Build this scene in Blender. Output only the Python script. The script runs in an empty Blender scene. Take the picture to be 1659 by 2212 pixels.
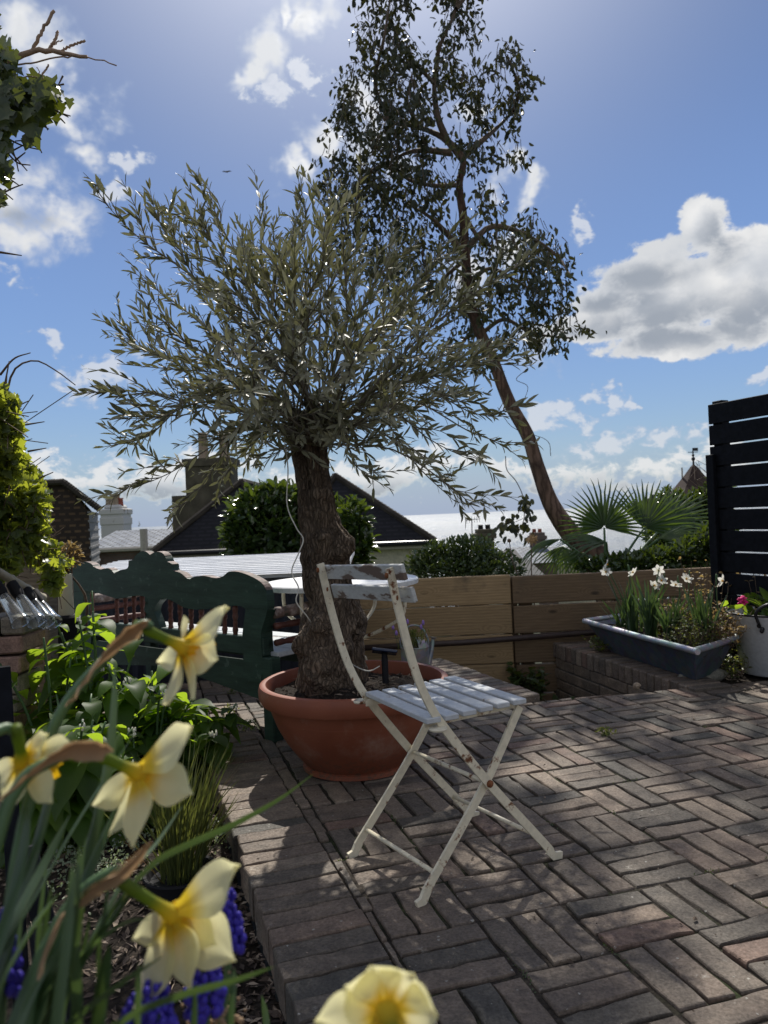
import bpy, bmesh, math, random
import numpy as np
from mathutils import Vector, Matrix, noise as mnoise
from mathutils.geometry import interpolate_bezier
random.seed(7); RNG = np.random.default_rng(7)
R = math.radians
scene = bpy.context.scene
C = scene.collection
V = Vector

# ------------------------------------------------------------------ view geometry (photo measured on a 1659 x 2212 grid)
F, CAMH, ROLL, V0 = 1661.0, 0.98, R(2.5), 1115.0
PITCH = math.atan((V0 - 1106) / F)
def ray(px, py):
    u = (px - 829.5) / F; v = (1106 - py) / F
    x = u * math.cos(ROLL) + v * math.sin(ROLL); z = -u * math.sin(ROLL) + v * math.cos(ROLL)
    return V((x, math.cos(PITCH) - z * math.sin(PITCH), z * math.cos(PITCH) + math.sin(PITCH)))
CAMP = V((0, 0, CAMH))
def P(px, py, d):
    r = ray(px, py); return CAMP + r * (d / r.y)
def G(px, py, z=0.0):
    r = ray(px, py); return CAMP + r * ((z - CAMH) / r.z)
def onplane(px, py, q, n):
    r = ray(px, py); return CAMP + r * ((q - CAMP).dot(n) / r.dot(n))

# ------------------------------------------------------------------ mesh helpers
def lerp(a, b, t): return a + (b - a) * t
class MB:
    def __init__(s): s.v = []; s.f = []; s.t = []; s.tint = 0.5
    def vert(s, p, t=None):
        s.v.append((p[0], p[1], p[2])); s.t.append(s.tint if t is None else t); return len(s.v) - 1
    def face(s, *ix): s.f.append(tuple(ix))
    def box(s, c, size, rot=None, bev=0.0):
        hx, hy, hz = size[0] / 2, size[1] / 2, size[2] / 2
        rot = rot or Matrix.Identity(3); c = V(c)
        if bev <= 0:
            ix = [s.vert(c + rot @ V((x * hx, y * hy, z * hz))) for x in (-1, 1) for y in (-1, 1) for z in (-1, 1)]
            for q in ((0, 1, 3, 2), (4, 6, 7, 5), (0, 4, 5, 1), (2, 3, 7, 6), (0, 2, 6, 4), (1, 5, 7, 3)): s.face(*[ix[i] for i in q])
            return
        b = min(bev, hx * .9, hy * .9, hz * .9); idx = {}
        for sx in (-1, 1):
            for sy in (-1, 1):
                for sz in (-1, 1):
                    for k, (a, bb, cc) in enumerate(((0, b, b), (b, 0, b), (b, b, 0))):
                        idx[(sx, sy, sz, k)] = s.vert(c + rot @ V((sx * (hx - a), sy * (hy - bb), sz * (hz - cc))))
        for sg in (-1, 1):
            o = [(-1, -1), (1, -1), (1, 1), (-1, 1)] if sg > 0 else [(-1, -1), (-1, 1), (1, 1), (1, -1)]
            s.face(*[idx[(sg, a, d, 0)] for a, d in o]); s.face(*[idx[(d, sg, a, 1)] for a, d in o]); s.face(*[idx[(a, d, sg, 2)] for a, d in o])
        for a in (-1, 1):
            for d in (-1, 1):
                s.face(idx[(a, d, -1, 0)], idx[(a, d, 1, 0)], idx[(a, d, 1, 1)], idx[(a, d, -1, 1)])
                s.face(idx[(a, -1, d, 0)], idx[(a, 1, d, 0)], idx[(a, 1, d, 2)], idx[(a, -1, d, 2)])
                s.face(idx[(-1, a, d, 1)], idx[(1, a, d, 1)], idx[(1, a, d, 2)], idx[(-1, a, d, 2)])
                for e in (-1, 1): s.face(idx[(a, d, e, 0)], idx[(a, d, e, 1)], idx[(a, d, e, 2)])
    def tube(s, pts, rad, n=8, cap=True, tints=None, flat=None):
        pts = [V(p) for p in pts]; m = len(pts)
        if not hasattr(rad, '__len__'): rad = [rad] * m
        tang = [(pts[min(i + 1, m - 1)] - pts[max(i - 1, 0)]).normalized() for i in range(m)]
        a = tang[0].orthogonal().normalized(); rings = []
        for i in range(m):
            a = (a - tang[i] * a.dot(tang[i]))
            a = a.normalized() if a.length > 1e-6 else tang[i].orthogonal().normalized()
            b = tang[i].cross(a); r = rad[i]
            rings.append([s.vert(pts[i] + (a * math.cos(2 * math.pi * k / n) + b * math.sin(2 * math.pi * k / n)) * r, None if tints is None else tints[i]) for k in range(n)])
        for i in range(m - 1):
            for k in range(n): s.face(rings[i][k], rings[i][(k + 1) % n], rings[i + 1][(k + 1) % n], rings[i + 1][k])
        if cap: s.face(*rings[0][::-1]); s.face(*rings[-1])
    def lathe(s, prof, c=(0, 0, 0), n=32, axis=None, tints=None, arc=None):
        c = V(c); z = V(axis).normalized() if axis is not None else V((0, 0, 1)); x = z.orthogonal().normalized(); y = z.cross(x)
        if axis is None: x, y = V((1, 0, 0)), V((0, 1, 0))
        rings = []
        for i, (r, h) in enumerate(prof):
            t = None if tints is None else tints[i]
            if r < 1e-6: rings.append([s.vert(c + z * h, t)] * n)
            else: rings.append([s.vert(c + z * h + (x * math.cos(2 * math.pi * k / n) + y * math.sin(2 * math.pi * k / n)) * r, t) for k in range(n)])
        for i in range(len(prof) - 1):
            for k in range(n):
                q = [rings[i][k], rings[i][(k + 1) % n], rings[i + 1][(k + 1) % n], rings[i + 1][k]]
                u = []
                for w in q:
                    if w not in u: u.append(w)
                if len(u) > 2: s.face(*u)
    def prism(s, poly, fr, thick):
        # poly of (a,b); fr(a,b)->point on the front, thick vector to the back
        th = V(thick); a = [s.vert(fr(*p)) for p in poly]; b = [s.vert(V(fr(*p)) + th) for p in poly]; n = len(poly)
        s.face(*a); s.face(*b[::-1])
        for i in range(n): s.face(a[i], b[i], b[(i + 1) % n], a[(i + 1) % n])
    def sphere(s, c, r, n=8, m=6, sc=(1, 1, 1)):
        c = V(c); prof = [(math.sin(math.pi * i / m) * r, -math.cos(math.pi * i / m) * r) for i in range(m + 1)]
        k0 = len(s.v); s.lathe(prof, (0, 0, 0), n)
        for k in range(k0, len(s.v)):
            p = s.v[k]; s.v[k] = (c.x + p[0] * sc[0], c.y + p[1] * sc[1], c.z + p[2] * sc[2])
    def strip(s, pts, widths, side, fold=0.25, tints=None, lift=None):
        # strap leaf: mid rib plus two edges
        pts = [V(p) for p in pts]; m = len(pts); rows = []
        for i in range(m):
            t = (pts[min(i + 1, m - 1)] - pts[max(i - 1, 0)]).normalized()
            sd = side[i] if isinstance(side, list) else V(side); sd = (sd - t * sd.dot(t)).normalized(); nn = sd.cross(t)
            w = widths[i] / 2; tt = None if tints is None else tints[i]
            rows.append([s.vert(pts[i] - sd * w + nn * w * fold, tt), s.vert(pts[i], tt), s.vert(pts[i] + sd * w + nn * w * fold, tt)])
        for i in range(m - 1):
            for k in range(2): s.face(rows[i][k], rows[i][k + 1], rows[i + 1][k + 1], rows[i + 1][k])
    def build(s, name, mat, parent=None, smooth=False, ang=None):
        me = bpy.data.meshes.new(name); me.from_pydata(s.v, [], s.f); me.validate()
        at = me.attributes.new('tint', 'FLOAT', 'POINT')
        if len(at.data) == len(s.t): at.data.foreach_set('value', np.array(s.t, dtype=np.float32))
        bm = bmesh.new(); bm.from_mesh(me); bmesh.ops.recalc_face_normals(bm, faces=bm.faces); bm.to_mesh(me); bm.free()
        if smooth:
            me.polygons.foreach_set('use_smooth', [True] * len(me.polygons))
            if ang: me.set_sharp_from_angle(angle=R(ang))
        if mat: me.materials.append(mat)
        o = bpy.data.objects.new(name, me); C.objects.link(o)
        if parent is not None: attach(o, parent)
        return o
def attach(o, parent):
    o.parent = parent; o.matrix_parent_inverse = Matrix.Translation(parent.location).inverted() if parent.location.length else Matrix.Identity(4)
def tag(o, label=None, cat=None, group=None, kind=None):
    if label: o['label'] = label
    if cat: o['category'] = cat
    if group: o['group'] = group
    if kind: o['kind'] = kind
    return o
def thing(name, loc, label, cat, group=None):
    o = bpy.data.objects.new(name, None); o.location = V(loc); o.empty_display_size = .05; C.objects.link(o)
    return tag(o, label, cat, group)
def struct(name, mb, mat, smooth=False, kind='structure'):
    o = mb.build(name, mat, None, smooth); o['kind'] = kind; return o
def smooth_path(pts, n):
    pts = [V(p) for p in pts]; m = len(pts); out = []
    ext = [pts[0] * 2 - pts[1]] + pts + [pts[-1] * 2 - pts[-2]]
    for i in range(n):
        u = (m - 1) * i / (n - 1); k = min(int(u), m - 2); t = u - k
        a, b, c, d = ext[k:k + 4]
        out.append(0.5 * ((2 * b) + (c - a) * t + (2 * a - 5 * b + 4 * c - d) * t * t + (3 * b - a - 3 * c + d) * t ** 3))
    return out
def interp(vals, n):
    return list(np.interp(np.linspace(0, 1, n), np.linspace(0, 1, len(vals)), vals))
def twig(mb, pts, r0, r1, n=5, k=8): 
    pp = smooth_path(pts, k); mb.tube(pp, list(np.linspace(r0, r1, k)), n)

# leaf clouds, built in one go from arrays
T_LANCE = (np.array([[0, 0, 0], [.3, -.5, .10], [.3, 0, 0], [.3, .5, .10], [.68, -.42, .06], [.68, 0, -.03], [.68, .42, .06], [1, 0, -.10]]),
           [(0, 2, 1), (0, 3, 2), (1, 2, 5, 4), (2, 3, 6, 5), (4, 5, 7), (5, 6, 7)])
T_OLIVE = (np.array([[0, 0, 0], [.16, -.30, .015], [.16, 0, -.01], [.16, .30, .015], [.42, -.5, .03], [.42, 0, -.005], [.42, .5, .03], [.72, -.40, .01], [.72, 0, -.025], [.72, .40, .01], [1, 0, -.07]]),
          [(0, 2, 1), (0, 3, 2), (1, 2, 5, 4), (2, 3, 6, 5), (4, 5, 8, 7), (5, 6, 9, 8), (7, 8, 10), (8, 9, 10)])
T_OVAL = (np.array([[0, 0, 0], [.18, -.38, .08], [.18, 0, 0], [.18, .38, .08], [.5, -.5, .12], [.5, 0, .0], [.5, .5, .12], [.82, -.33, .02], [.82, 0, -.05], [.82, .33, .02], [1, 0, -.12]]),
          [(0, 2, 1), (0, 3, 2), (1, 2, 5, 4), (2, 3, 6, 5), (4, 5, 8, 7), (5, 6, 9, 8), (7, 8, 10), (8, 9, 10)])
T_IVY = (np.array([[0, 0, 0], [-.12, -.38, .05], [.12, -.55, .1], [.3, -.34, .06], [.45, -.58, .1], [.62, -.3, .02], [1, 0, -.12], [.62, .3, .02], [.45, .58, .1], [.3, .34, .06], [.12, .55, .1], [-.12, .38, .05], [.35, 0, -.02], [.65, 0, -.03]]),
         [(0, 12, 2, 1), (12, 3, 2), (12, 5, 4, 3), (12, 13, 5), (13, 6, 5), (13, 7, 6), (12, 7, 13), (12, 9, 8, 7), (12, 10, 9), (0, 11, 10, 12)])
def leaf_cloud(name, mat, base, axis, nrm, L, W, tint, tmpl, parent=None, smooth=True):
    base = np.asarray(base, float); axis = np.asarray(axis, float); nrm = np.asarray(nrm, float)
    L = np.asarray(L, float); W = np.asarray(W, float); tint = np.asarray(tint, float)
    axis /= np.linalg.norm(axis, axis=1)[:, None] + 1e-9
    nrm = nrm - axis * np.sum(nrm * axis, axis=1)[:, None]; nrm /= np.linalg.norm(nrm, axis=1)[:, None] + 1e-9
    side = np.cross(nrm, axis); tv, tf = tmpl; k = len(tv); n = len(base)
    vs = base[:, None, :] + axis[:, None, :] * (tv[None, :, 0:1] * L[:, None, None]) + side[:, None, :] * (tv[None, :, 1:2] * W[:, None, None]) + nrm[:, None, :] * (tv[None, :, 2:3] * L[:, None, None])
    off = (np.arange(n) * k)
    faces = []; 
    for f in tf:
        faces.append(np.stack([off + i for i in f], 1).tolist())
    fl = [f for grp in faces for f in grp]
    me = bpy.data.meshes.new(name); me.from_pydata(vs.reshape(-1, 3).tolist(), [], fl)
    at = me.attributes.new('tint', 'FLOAT', 'POINT'); at.data.foreach_set('value', np.repeat(tint, k).astype(np.float32))
    if smooth: me.polygons.foreach_set('use_smooth', [True] * len(me.polygons))
    me.materials.append(mat)
    o = bpy.data.objects.new(name, me); C.objects.link(o)
    if parent is not None: attach(o, parent)
    return o
def rdir(n, up=0.0):
    d = RNG.normal(size=(n, 3)); d /= np.linalg.norm(d, axis=1)[:, None]; d[:, 2] += up; return d
# ------------------------------------------------------------------ materials
class Mat:
    def __init__(s, name):
        s.m = bpy.data.materials.new(name); s.m.use_nodes = True; s.nt = s.m.node_tree; s.nt.nodes.clear()
        s.out = s.n('ShaderNodeOutputMaterial')
    def n(s, t, ins=None, **props):
        nd = s.nt.nodes.new(t)
        for k, v in props.items(): setattr(nd, k, v)
        for k, v in (ins or {}).items():
            if isinstance(v, bpy.types.NodeSocket): s.nt.links.new(v, nd.inputs[k])
            else: nd.inputs[k].default_value = v
        return nd
    def coord(s, kind='Object'): return s.n('ShaderNodeTexCoord').outputs[kind]
    def mapv(s, vec, scale=(1, 1, 1), rot=(0, 0, 0)): return s.n('ShaderNodeMapping', {'Vector': vec, 'Scale': scale, 'Rotation': rot}).outputs[0]
    def noise(s, vec, scale=5, detail=4, rough=.55, dist=0): return s.n('ShaderNodeTexNoise', {'Vector': vec, 'Scale': scale, 'Detail': detail, 'Roughness': rough, 'Distortion': dist}).outputs['Fac']
    def ramp(s, fac, stops):
        r = s.n('ShaderNodeValToRGB', {'Fac': fac}); e = r.color_ramp.elements
        while len(e) < len(stops): e.new(.5)
        for i, (p, c) in enumerate(stops):
            e[i].position = p; e[i].color = (c, c, c, 1) if not hasattr(c, '__len__') else (*c, 1)
        return r.outputs[0]
    def mix(s, fac, a, b, mode='MIX'):
        nd = s.n('ShaderNodeMix', data_type='RGBA', blend_type=mode)
        for k, v in ((0, fac), (6, a), (7, b)):
            if isinstance(v, bpy.types.NodeSocket): s.nt.links.new(v, nd.inputs[k])
            elif k == 0: nd.inputs[0].default_value = v
            else: nd.inputs[k].default_value = (*v, 1) if len(v) == 3 else v
        return nd.outputs[2]
    def math(s, op, a, b=0.0, c=0.0, clamp=False):
        nd = s.n('ShaderNodeMath', operation=op, use_clamp=clamp)
        for i, v in enumerate((a, b, c)):
            if isinstance(v, bpy.types.NodeSocket): s.nt.links.new(v, nd.inputs[i])
            else: nd.inputs[i].default_value = v
        return nd.outputs[0]
    def tint(s): return s.n('ShaderNodeAttribute', attribute_name='tint').outputs['Fac']
    def bump(s, h, strength=.4, dist=.01): return s.n('ShaderNodeBump', {'Height': h, 'Strength': strength, 'Distance': dist}).outputs[0]
    def bsdf(s, color, rough=.7, bump=None, spec=.4, metal=0.0, **kw):
        b = s.n('ShaderNodeBsdfPrincipled')
        def put(k, v):
            if isinstance(v, bpy.types.NodeSocket): s.nt.links.new(v, b.inputs[k])
            else: b.inputs[k].default_value = (*v, 1) if hasattr(v, '__len__') and len(v) == 3 else v
        put('Base Color', color); put('Roughness', rough); put('Specular IOR Level', spec); put('Metallic', metal)
        for k, v in kw.items(): put(k.replace('_', ' '), v)
        if bump is not None: put('Normal', bump)
        s.b = b; s.nt.links.new(b.outputs[0], s.out.inputs[0]); return s.m
def simple(name, col, rough=.7, spec=.4, var=.25, scale=30, bump=.15, metal=0.0):
    m = Mat(name); co = m.coord(); f = m.noise(co, scale, 5)
    c = m.ramp(f, [(.25, tuple(x * (1 - var) for x in col)), (.75, tuple(min(1, x * (1 + var)) for x in col))])
    return m.bsdf(c, rough, m.bump(f, bump, .004), spec, metal)
def leafmat(name, top, top2, under, trans, tw=.3, rough=.45, spec=.4):
    m = Mat(name); t = m.tint(); co = m.coord()
    c = m.mix(t, top, top2); bf = m.n('ShaderNodeNewGeometry').outputs['Backfacing']
    c = m.mix(bf, c, under); f = m.noise(co, 60, 2)
    c = m.mix(.35, c, m.mix(f, (.35, .35, .35), (1.4, 1.4, 1.4)), 'MULTIPLY')
    m.bsdf(c, rough, None, spec)
    tr = m.n('ShaderNodeBsdfTranslucent'); tc = m.mix(t, tuple(x * .7 for x in trans), trans)
    m.nt.links.new(tc, tr.inputs[0])
    mx = m.n('ShaderNodeMixShader', {0: tw}); m.nt.links.new(m.b.outputs[0], mx.inputs[1]); m.nt.links.new(tr.outputs[0], mx.inputs[2]); m.nt.links.new(mx.outputs[0], m.out.inputs[0])
    return m.m
def brickmat(name, stops, speck=.5, bumpk=.5, moss=None):
    m = Mat(name); co = m.coord(); t = m.tint()
    c = m.ramp(t, stops); f = m.noise(co, 22, 6, .65); f2 = m.noise(co, 130, 3, .7); f3 = m.noise(co, 5, 4)
    c = m.mix(.75, c, m.ramp(f, [(.28, .45), (.52, .95), (.75, 1.45)]), 'MULTIPLY')
    c = m.mix(.7, c, m.ramp(f2, [(.3, .5), (.7, 1.45)]), 'MULTIPLY')
    c = m.mix(.55, c, m.ramp(f3, [(.3, (.6, .62, .62)), (.7, (1.25, 1.2, 1.12))]), 'MULTIPLY')
    # lichen and mortar spots
    v = m.n('ShaderNodeTexVoronoi', {'Vector': co, 'Scale': 34.0}); sp = m.math('MULTIPLY', m.math('LESS_THAN', m.math('ADD', v.outputs['Distance'], m.math('MULTIPLY', f2, .55)), .36), m.math('GREATER_THAN', m.n('ShaderNodeSeparateColor', {0: v.outputs['Color']}).outputs[0], 1 - speck * .35))
    pat = m.math('MULTIPLY', m.ramp(m.noise(co, 9, 6, .7), [(.62, 0.0), (.7, 1.0)]), m.ramp(f2, [(.45, 0.0), (.6, 1.0)]))
    li = m.math('ADD', sp, m.math('MULTIPLY', pat, speck), clamp=True)
    c = m.mix(m.math('MULTIPLY', li, .65), c, (.42, .41, .36))
    if moss: c = m.mix(m.math('MULTIPLY', m.ramp(m.noise(co, 3.2, 5), [(.5, 0.0), (.72, 1.0)]), .55), c, moss)
    h = m.math('ADD', m.math('MULTIPLY', f, .7), m.math('MULTIPLY', f2, .5))
    return m.bsdf(c, m.ramp(f2, [(.3, .88), (.8, .60)]), m.bump(h, bumpk, .007), .5)
MT = {}
MT['paver'] = brickmat('paver_brick', [(0, (.080, .072, .060)), (.3, (.125, .102, .080)), (.55, (.160, .122, .094)), (.8, (.215, .170, .128)), (1, (.165, .108, .082))], .7, .6)
MT['wallbrick'] = brickmat('wall_brick', [(0, (.09, .075, .055)), (.5, (.17, .13, .095)), (1, (.24, .19, .14))], .6, .5)
MT['pierbrick'] = brickmat('pier_brick', [(0, (.20, .17, .13)), (.6, (.33, .28, .21)), (1, (.34, .21, .16))], .3, .6)
def jointmat():
    m = Mat('joint_sand'); co = m.coord(); f = m.noise(co, 90, 5); g = m.noise(co, 4, 4)
    c = m.ramp(f, [(.3, (.022, .018, .014)), (.7, (.060, .050, .040))]); c = m.mix(m.ramp(g, [(.5, 0.0), (.65, .8)]), c, m.ramp(f, [(.35, (.014, .024, .008)), (.7, (.045, .062, .02))]))
    return m.bsdf(c, .95, m.bump(f, .8, .01), .2)
MT['joint'] = jointmat()
MT['mortar'] = simple('mortar', (.11, .10, .085), .95, .2, .4, 60, .5)
def soilmat():
    m = Mat('soil'); co = m.coord(); f = m.noise(co, 45, 6, .7); f2 = m.noise(co, 8, 4)
    c = m.ramp(f, [(.3, (.010, .008, .006)), (.55, (.032, .024, .018)), (.8, (.085, .066, .05))]); c = m.mix(.5, c, m.ramp(f2, [(.3, .5), (.7, 1.5)]), 'MULTIPLY')
    return m.bsdf(c, .95, m.bump(f, .9, .02), .2)
MT['soil'] = soilmat()
MT['chip'] = (lambda m: m.bsdf(m.ramp(m.tint(), [(0, (.03, .02, .015)), (.6, (.12, .085, .06)), (1, (.34, .27, .20))]), .85))(Mat('mulch_chip'))
def terrac():
    m = Mat('terracotta_plastic'); co = m.coord(); f = m.noise(co, 6, 5, .6); f2 = m.noise(m.mapv(co, (40, 40, 4)), 3, 3)
    c = m.ramp(f, [(.3, (.205, .058, .029)), (.7, (.27, .084, .044))])
    c = m.mix(m.ramp(f2, [(.66, 0.0), (.78, .3)]), c, (.40, .22, .15))
    sp_ = m.noise(co, 55, 5, .7); zc = m.n('ShaderNodeSeparateXYZ', {0: co}).outputs[2]
    low = m.math('MULTIPLY', m.ramp(zc, [(0.0, 1.0), (.14, 0.0)]), m.ramp(sp_, [(.50, 0.0), (.58, .8)])); c = m.mix(low, c, (.09, .06, .04))
    bl = m.math('MULTIPLY', m.ramp(m.noise(co, 3.5, 6, .7), [(.55, 0.0), (.72, .42)]), m.ramp(sp_, [(.35, .4), (.65, 1.0)])); c = m.mix(bl, c, (.44, .33, .26))
    sc_ = m.noise(m.mapv(co, (3, 3, 30), (.4, .3, .5)), 9, 4, .6); c = m.mix(m.ramp(sc_, [(.68, 0.0), (.72, .45)]), c, (.42, .24, .16))
    return m.bsdf(c, m.ramp(f, [(.3, .42), (.7, .66)]), m.bump(sp_, .08, .003), .45)
MT['terracotta'] = terrac()
def barkmat(name, cols, zs=.25, sc=26, bk=1.0, vk=.8):
    m = Mat(name); co = m.coord(); co = m.n('ShaderNodeVectorMath', {0: co, 1: m.n('ShaderNodeVectorMath', {0: m.n('ShaderNodeTexNoise', {'Vector': co, 'Scale': 13.0, 'Detail': 4.0}).outputs['Color'], 3: .05}, operation='SCALE').outputs[0]}, operation='ADD').outputs[0]; w = m.noise(m.mapv(co, (1, 1, zs)), sc, 8, .72, .6); v = m.n('ShaderNodeTexVoronoi', {'Vector': m.mapv(co, (1, 1, zs * 1.2)), 'Scale': sc * 2.2, 'Randomness': 1.0}, feature='DISTANCE_TO_EDGE').outputs['Distance']
    vr = m.ramp(v, [(0, 0.0), (.22, 1.0)])
    c = m.ramp(w, [(.25, cols[0]), (.5, cols[1]), (.75, cols[2])]); c = m.mix(vk, c, m.ramp(v, [(0, .3), (.25, 1.15)]), 'MULTIPLY')
    c = m.mix(.4, c, m.ramp(m.noise(co, 5, 4), [(.35, (.6, .6, .62)), (.7, (1.35, 1.25, 1.1))]), 'MULTIPLY')
    return m.bsdf(c, .92, m.bump(m.math('ADD', m.math('MULTIPLY', vr, .6), w), bk, .018), .25)
MT['olivebark'] = barkmat('olive_bark', ((.045, .034, .025), (.165, .123, .088), (.36, .28, .20)), .2, 32, 1.0, .5)
MT['eucbark'] = barkmat('eucalyptus_bark', ((.08, .052, .040), (.155, .098, .072), (.24, .165, .125)), .12, 7, .25)
MT['twig'] = simple('twig_bark', (.13, .095, .068), .85, .3, .35, 60, .3)
MT['greytwig'] = simple('olive_twig', (.17, .15, .115), .8, .3, .3, 60, .2)
MT['deadlimb'] = simple('pruned_limb', (.34, .235, .16), .85, .3, .3, 40, .3)
MT['oliveleaf'] = leafmat('olive_leaf', (.115, .122, .070), (.21, .205, .115), (.32, .31, .21), (.27, .27, .10), .18, .46, .3)
MT['eucleaf'] = leafmat('eucalyptus_leaf', (.030, .040, .022), (.060, .068, .034), (.048, .056, .034), (.12, .12, .02), .12, .45, .3)
MT['ivyleaf'] = leafmat('ivy_leaf', (.05, .09, .02), (.12, .18, .03), (.10, .14, .05), (.58, .64, .05), .52, .35, .5)
MT['ivydark'] = leafmat('dark_ivy_leaf', (.022, .042, .014), (.042, .07, .018), (.05, .075, .025), (.24, .28, .02), .22, .3, .5)
MT['comfrey'] = leafmat('comfrey_leaf', (.026, .058, .016), (.080, .15, .028), (.05, .085, .028), (.50, .72, .04), .5, .5, .3)
MT['laurel'] = leafmat('laurel_leaf', (.02, .045, .014), (.045, .085, .022), (.05, .08, .03), (.20, .28, .02), .22, .22, .6)
MT['box'] = leafmat('box_leaf', (.028, .052, .018), (.055, .090, .028), (.06, .09, .04), (.22, .30, .04), .25, .28, .55)
MT['palm'] = leafmat('palm_leaf', (.025, .055, .018), (.05, .09, .025), (.04, .075, .025), (.20, .30, .03), .3, .32, .5)
MT['blade'] = leafmat('narcissus_leaf', (.035, .075, .028), (.085, .135, .07), (.05, .09, .04), (.16, .26, .05), .25, .38, .5)
MT['grassblade'] = leafmat('grass_blade', (.05, .085, .018), (.15, .055, .03), (.07, .09, .03), (.25, .28, .05), .3, .4, .4)
MT['weed'] = leafmat('weed_leaf', (.05, .085, .02), (.16, .15, .05), (.08, .11, .04), (.38, .42, .06), .4, .45, .4)
MT['redweed'] = leafmat('reddish_leaf', (.20, .13, .05), (.30, .16, .09), (.22, .16, .09), (.5, .35, .12), .4, .5, .3)
MT['thyme'] = leafmat('thyme_leaf', (.12, .17, .10), (.42, .45, .36), (.2, .24, .16), (.4, .5, .2), .3, .4, .4)
def petalmat(name, c0, c1, trans):
    m = Mat(name); t = m.tint(); co = m.coord(); c = m.ramp(t, [(0, c0), (.30, c0), (.62, c1)]); f = m.noise(m.mapv(co, (1, 1, 1)), 120, 3)
    c = m.mix(.25, c, m.ramp(f, [(.3, .75), (.7, 1.15)]), 'MULTIPLY')
    m.bsdf(c, .55, m.bump(f, .08, .002), .25); tr = m.n('ShaderNodeBsdfTranslucent'); m.nt.links.new(m.ramp(t, [(0, trans[0]), (.3, trans[0]), (.62, trans[1])]), tr.inputs[0])
    mx = m.n('ShaderNodeMixShader', {0: .52}); m.nt.links.new(m.b.outputs[0], mx.inputs[1]); m.nt.links.new(tr.outputs[0], mx.inputs[2]); m.nt.links.new(mx.outputs[0], m.out.inputs[0]); return m.m
MT['petal'] = petalmat('daffodil_petal', (.80, .62, .06), (.85, .81, .50), ((.87, .66, .04), (.90, .85, .48)))
MT['whitepetal'] = petalmat('narcissus_petal', (.82, .80, .66), (.84, .83, .76), ((.8, .78, .6), (.85, .83, .74)))
MT['tube'] = petalmat('daffodil_tube', (.16, .22, .03), (.78, .60, .04), ((.2, .28, .02), (.8, .6, .02)))
MT['trumpet'] = petalmat('daffodil_trumpet', (.82, .55, .03), (.85, .58, .03), ((.9, .5, .01), (.9, .55, .01)))
MT['orangecup'] = simple('orange_cup', (.80, .38, .03), .5, .3, .1)
MT['spathe'] = leafmat('dry_spathe', (.36, .24, .14), (.46, .33, .21), (.36, .25, .16), (.45, .28, .14), .3, .7, .2)
MT['stem'] = simple('green_stem', (.07, .13, .05), .5, .4, .2)
MT['muscari'] = simple('muscari_bell', (.050, .035, .36), .6, .3, .45, 300, .1)
MT['pink'] = simple('geranium_petal', (.78, .03, .22), .5, .3, .2, 200)
MT['lavender'] = simple('lavender_flower', (.33, .20, .55), .6, .3, .3, 200)
MT['comfreyflower'] = simple('comfrey_bell', (.72, .70, .58), .55, .3, .12, 200)
def rusty(name, paint, rust=(.15, .055, .02), thr=.62, sc=28, rough=.42, edge=(.28, .15, .08), st=1.0):
    m = Mat(name); co = m.mapv(m.coord(), (1, 1, st)); f = m.noise(co, sc, 6, .68); g = m.noise(co, 7, 3)
    k = m.math('ADD', f, m.math('MULTIPLY', m.math('SUBTRACT', g, .5), .45))
    e = m.ramp(k, [(thr - .05, 0.0), (thr, 1.0)]); q = m.ramp(k, [(thr, 0.0), (thr + .04, 1.0)])
    c = m.mix(m.math('MULTIPLY', e, .75), m.mix(.5, paint, m.ramp(m.noise(co, 60, 4), [(.3, .72), (.7, 1.12)]), 'MULTIPLY'), edge); c = m.mix(q, c, rust)
    return m.bsdf(c, m.mix(q, (rough,) * 3, (.9, .9, .9)), m.bump(m.math('ADD', q, m.math('MULTIPLY', f, .3)), .25, .002), .45)
MT['creampaint'] = rusty('cream_metal', (.76, .69, .52), thr=.635)
MT['seatpaint'] = rusty('worn_seat_paint', (.50, .52, .53), (.16, .12, .09), .64, 20, .5, (.5, .46, .4))
MT['backpaint'] = rusty('flaking_slat_paint', (.50, .51, .49), (.15, .11, .085), .56, 7, .55, (.36, .33, .29), 3.2)
MT['rust'] = simple('rusty_bolt', (.20, .075, .03), .85, .3, .5, 200)
def greenpaint():
    m = Mat('green_bench_paint'); co = m.coord(); f = m.noise(co, 14, 7, .7); g = m.noise(m.mapv(co, (1, 1, 6)), 5, 4)
    gr = m.noise(m.mapv(co, (4, 4, 40)), 4, 5, .7); c = m.ramp(g, [(.3, (.011, .032, .022)), (.7, (.028, .066, .046))]); c = m.mix(.6, c, m.ramp(gr, [(.3, .55), (.7, 1.4)]), 'MULTIPLY'); c = m.mix(m.ramp(f, [(.60, 0.0), (.66, .75)]), c, (.075, .12, .10)); c = m.mix(m.ramp(m.noise(co, 30, 6, .7), [(.70, 0.0), (.74, .9)]), c, (.20, .11, .08))
    return m.bsdf(c, .55, m.bump(f, .3, .003), .4)
MT['green'] = greenpaint()
def worn():
    m = Mat('worn_wood_edge'); co = m.coord(); f = m.noise(co, 16, 6, .7)
    return m.bsdf(m.ramp(f, [(.35, (.05, .07, .055)), (.5, (.17, .11, .09)), (.68, (.42, .36, .34))]), .7, m.bump(f, .3, .003))
MT['worn'] = worn()
MT['spindle'] = (lambda m: m.bsdf(m.ramp(m.noise(m.coord(), 14, 5, .7), [(.3, (.06, .022, .016)), (.55, (.13, .045, .032)), (.72, (.22, .13, .11))]), .6, None))(Mat('red_brown_wood'))
MT['benchseat'] = rusty('bleached_seat_board', (.52, .55, .56), (.24, .20, .17), .68, 12, .5, (.4, .38, .36))
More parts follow.
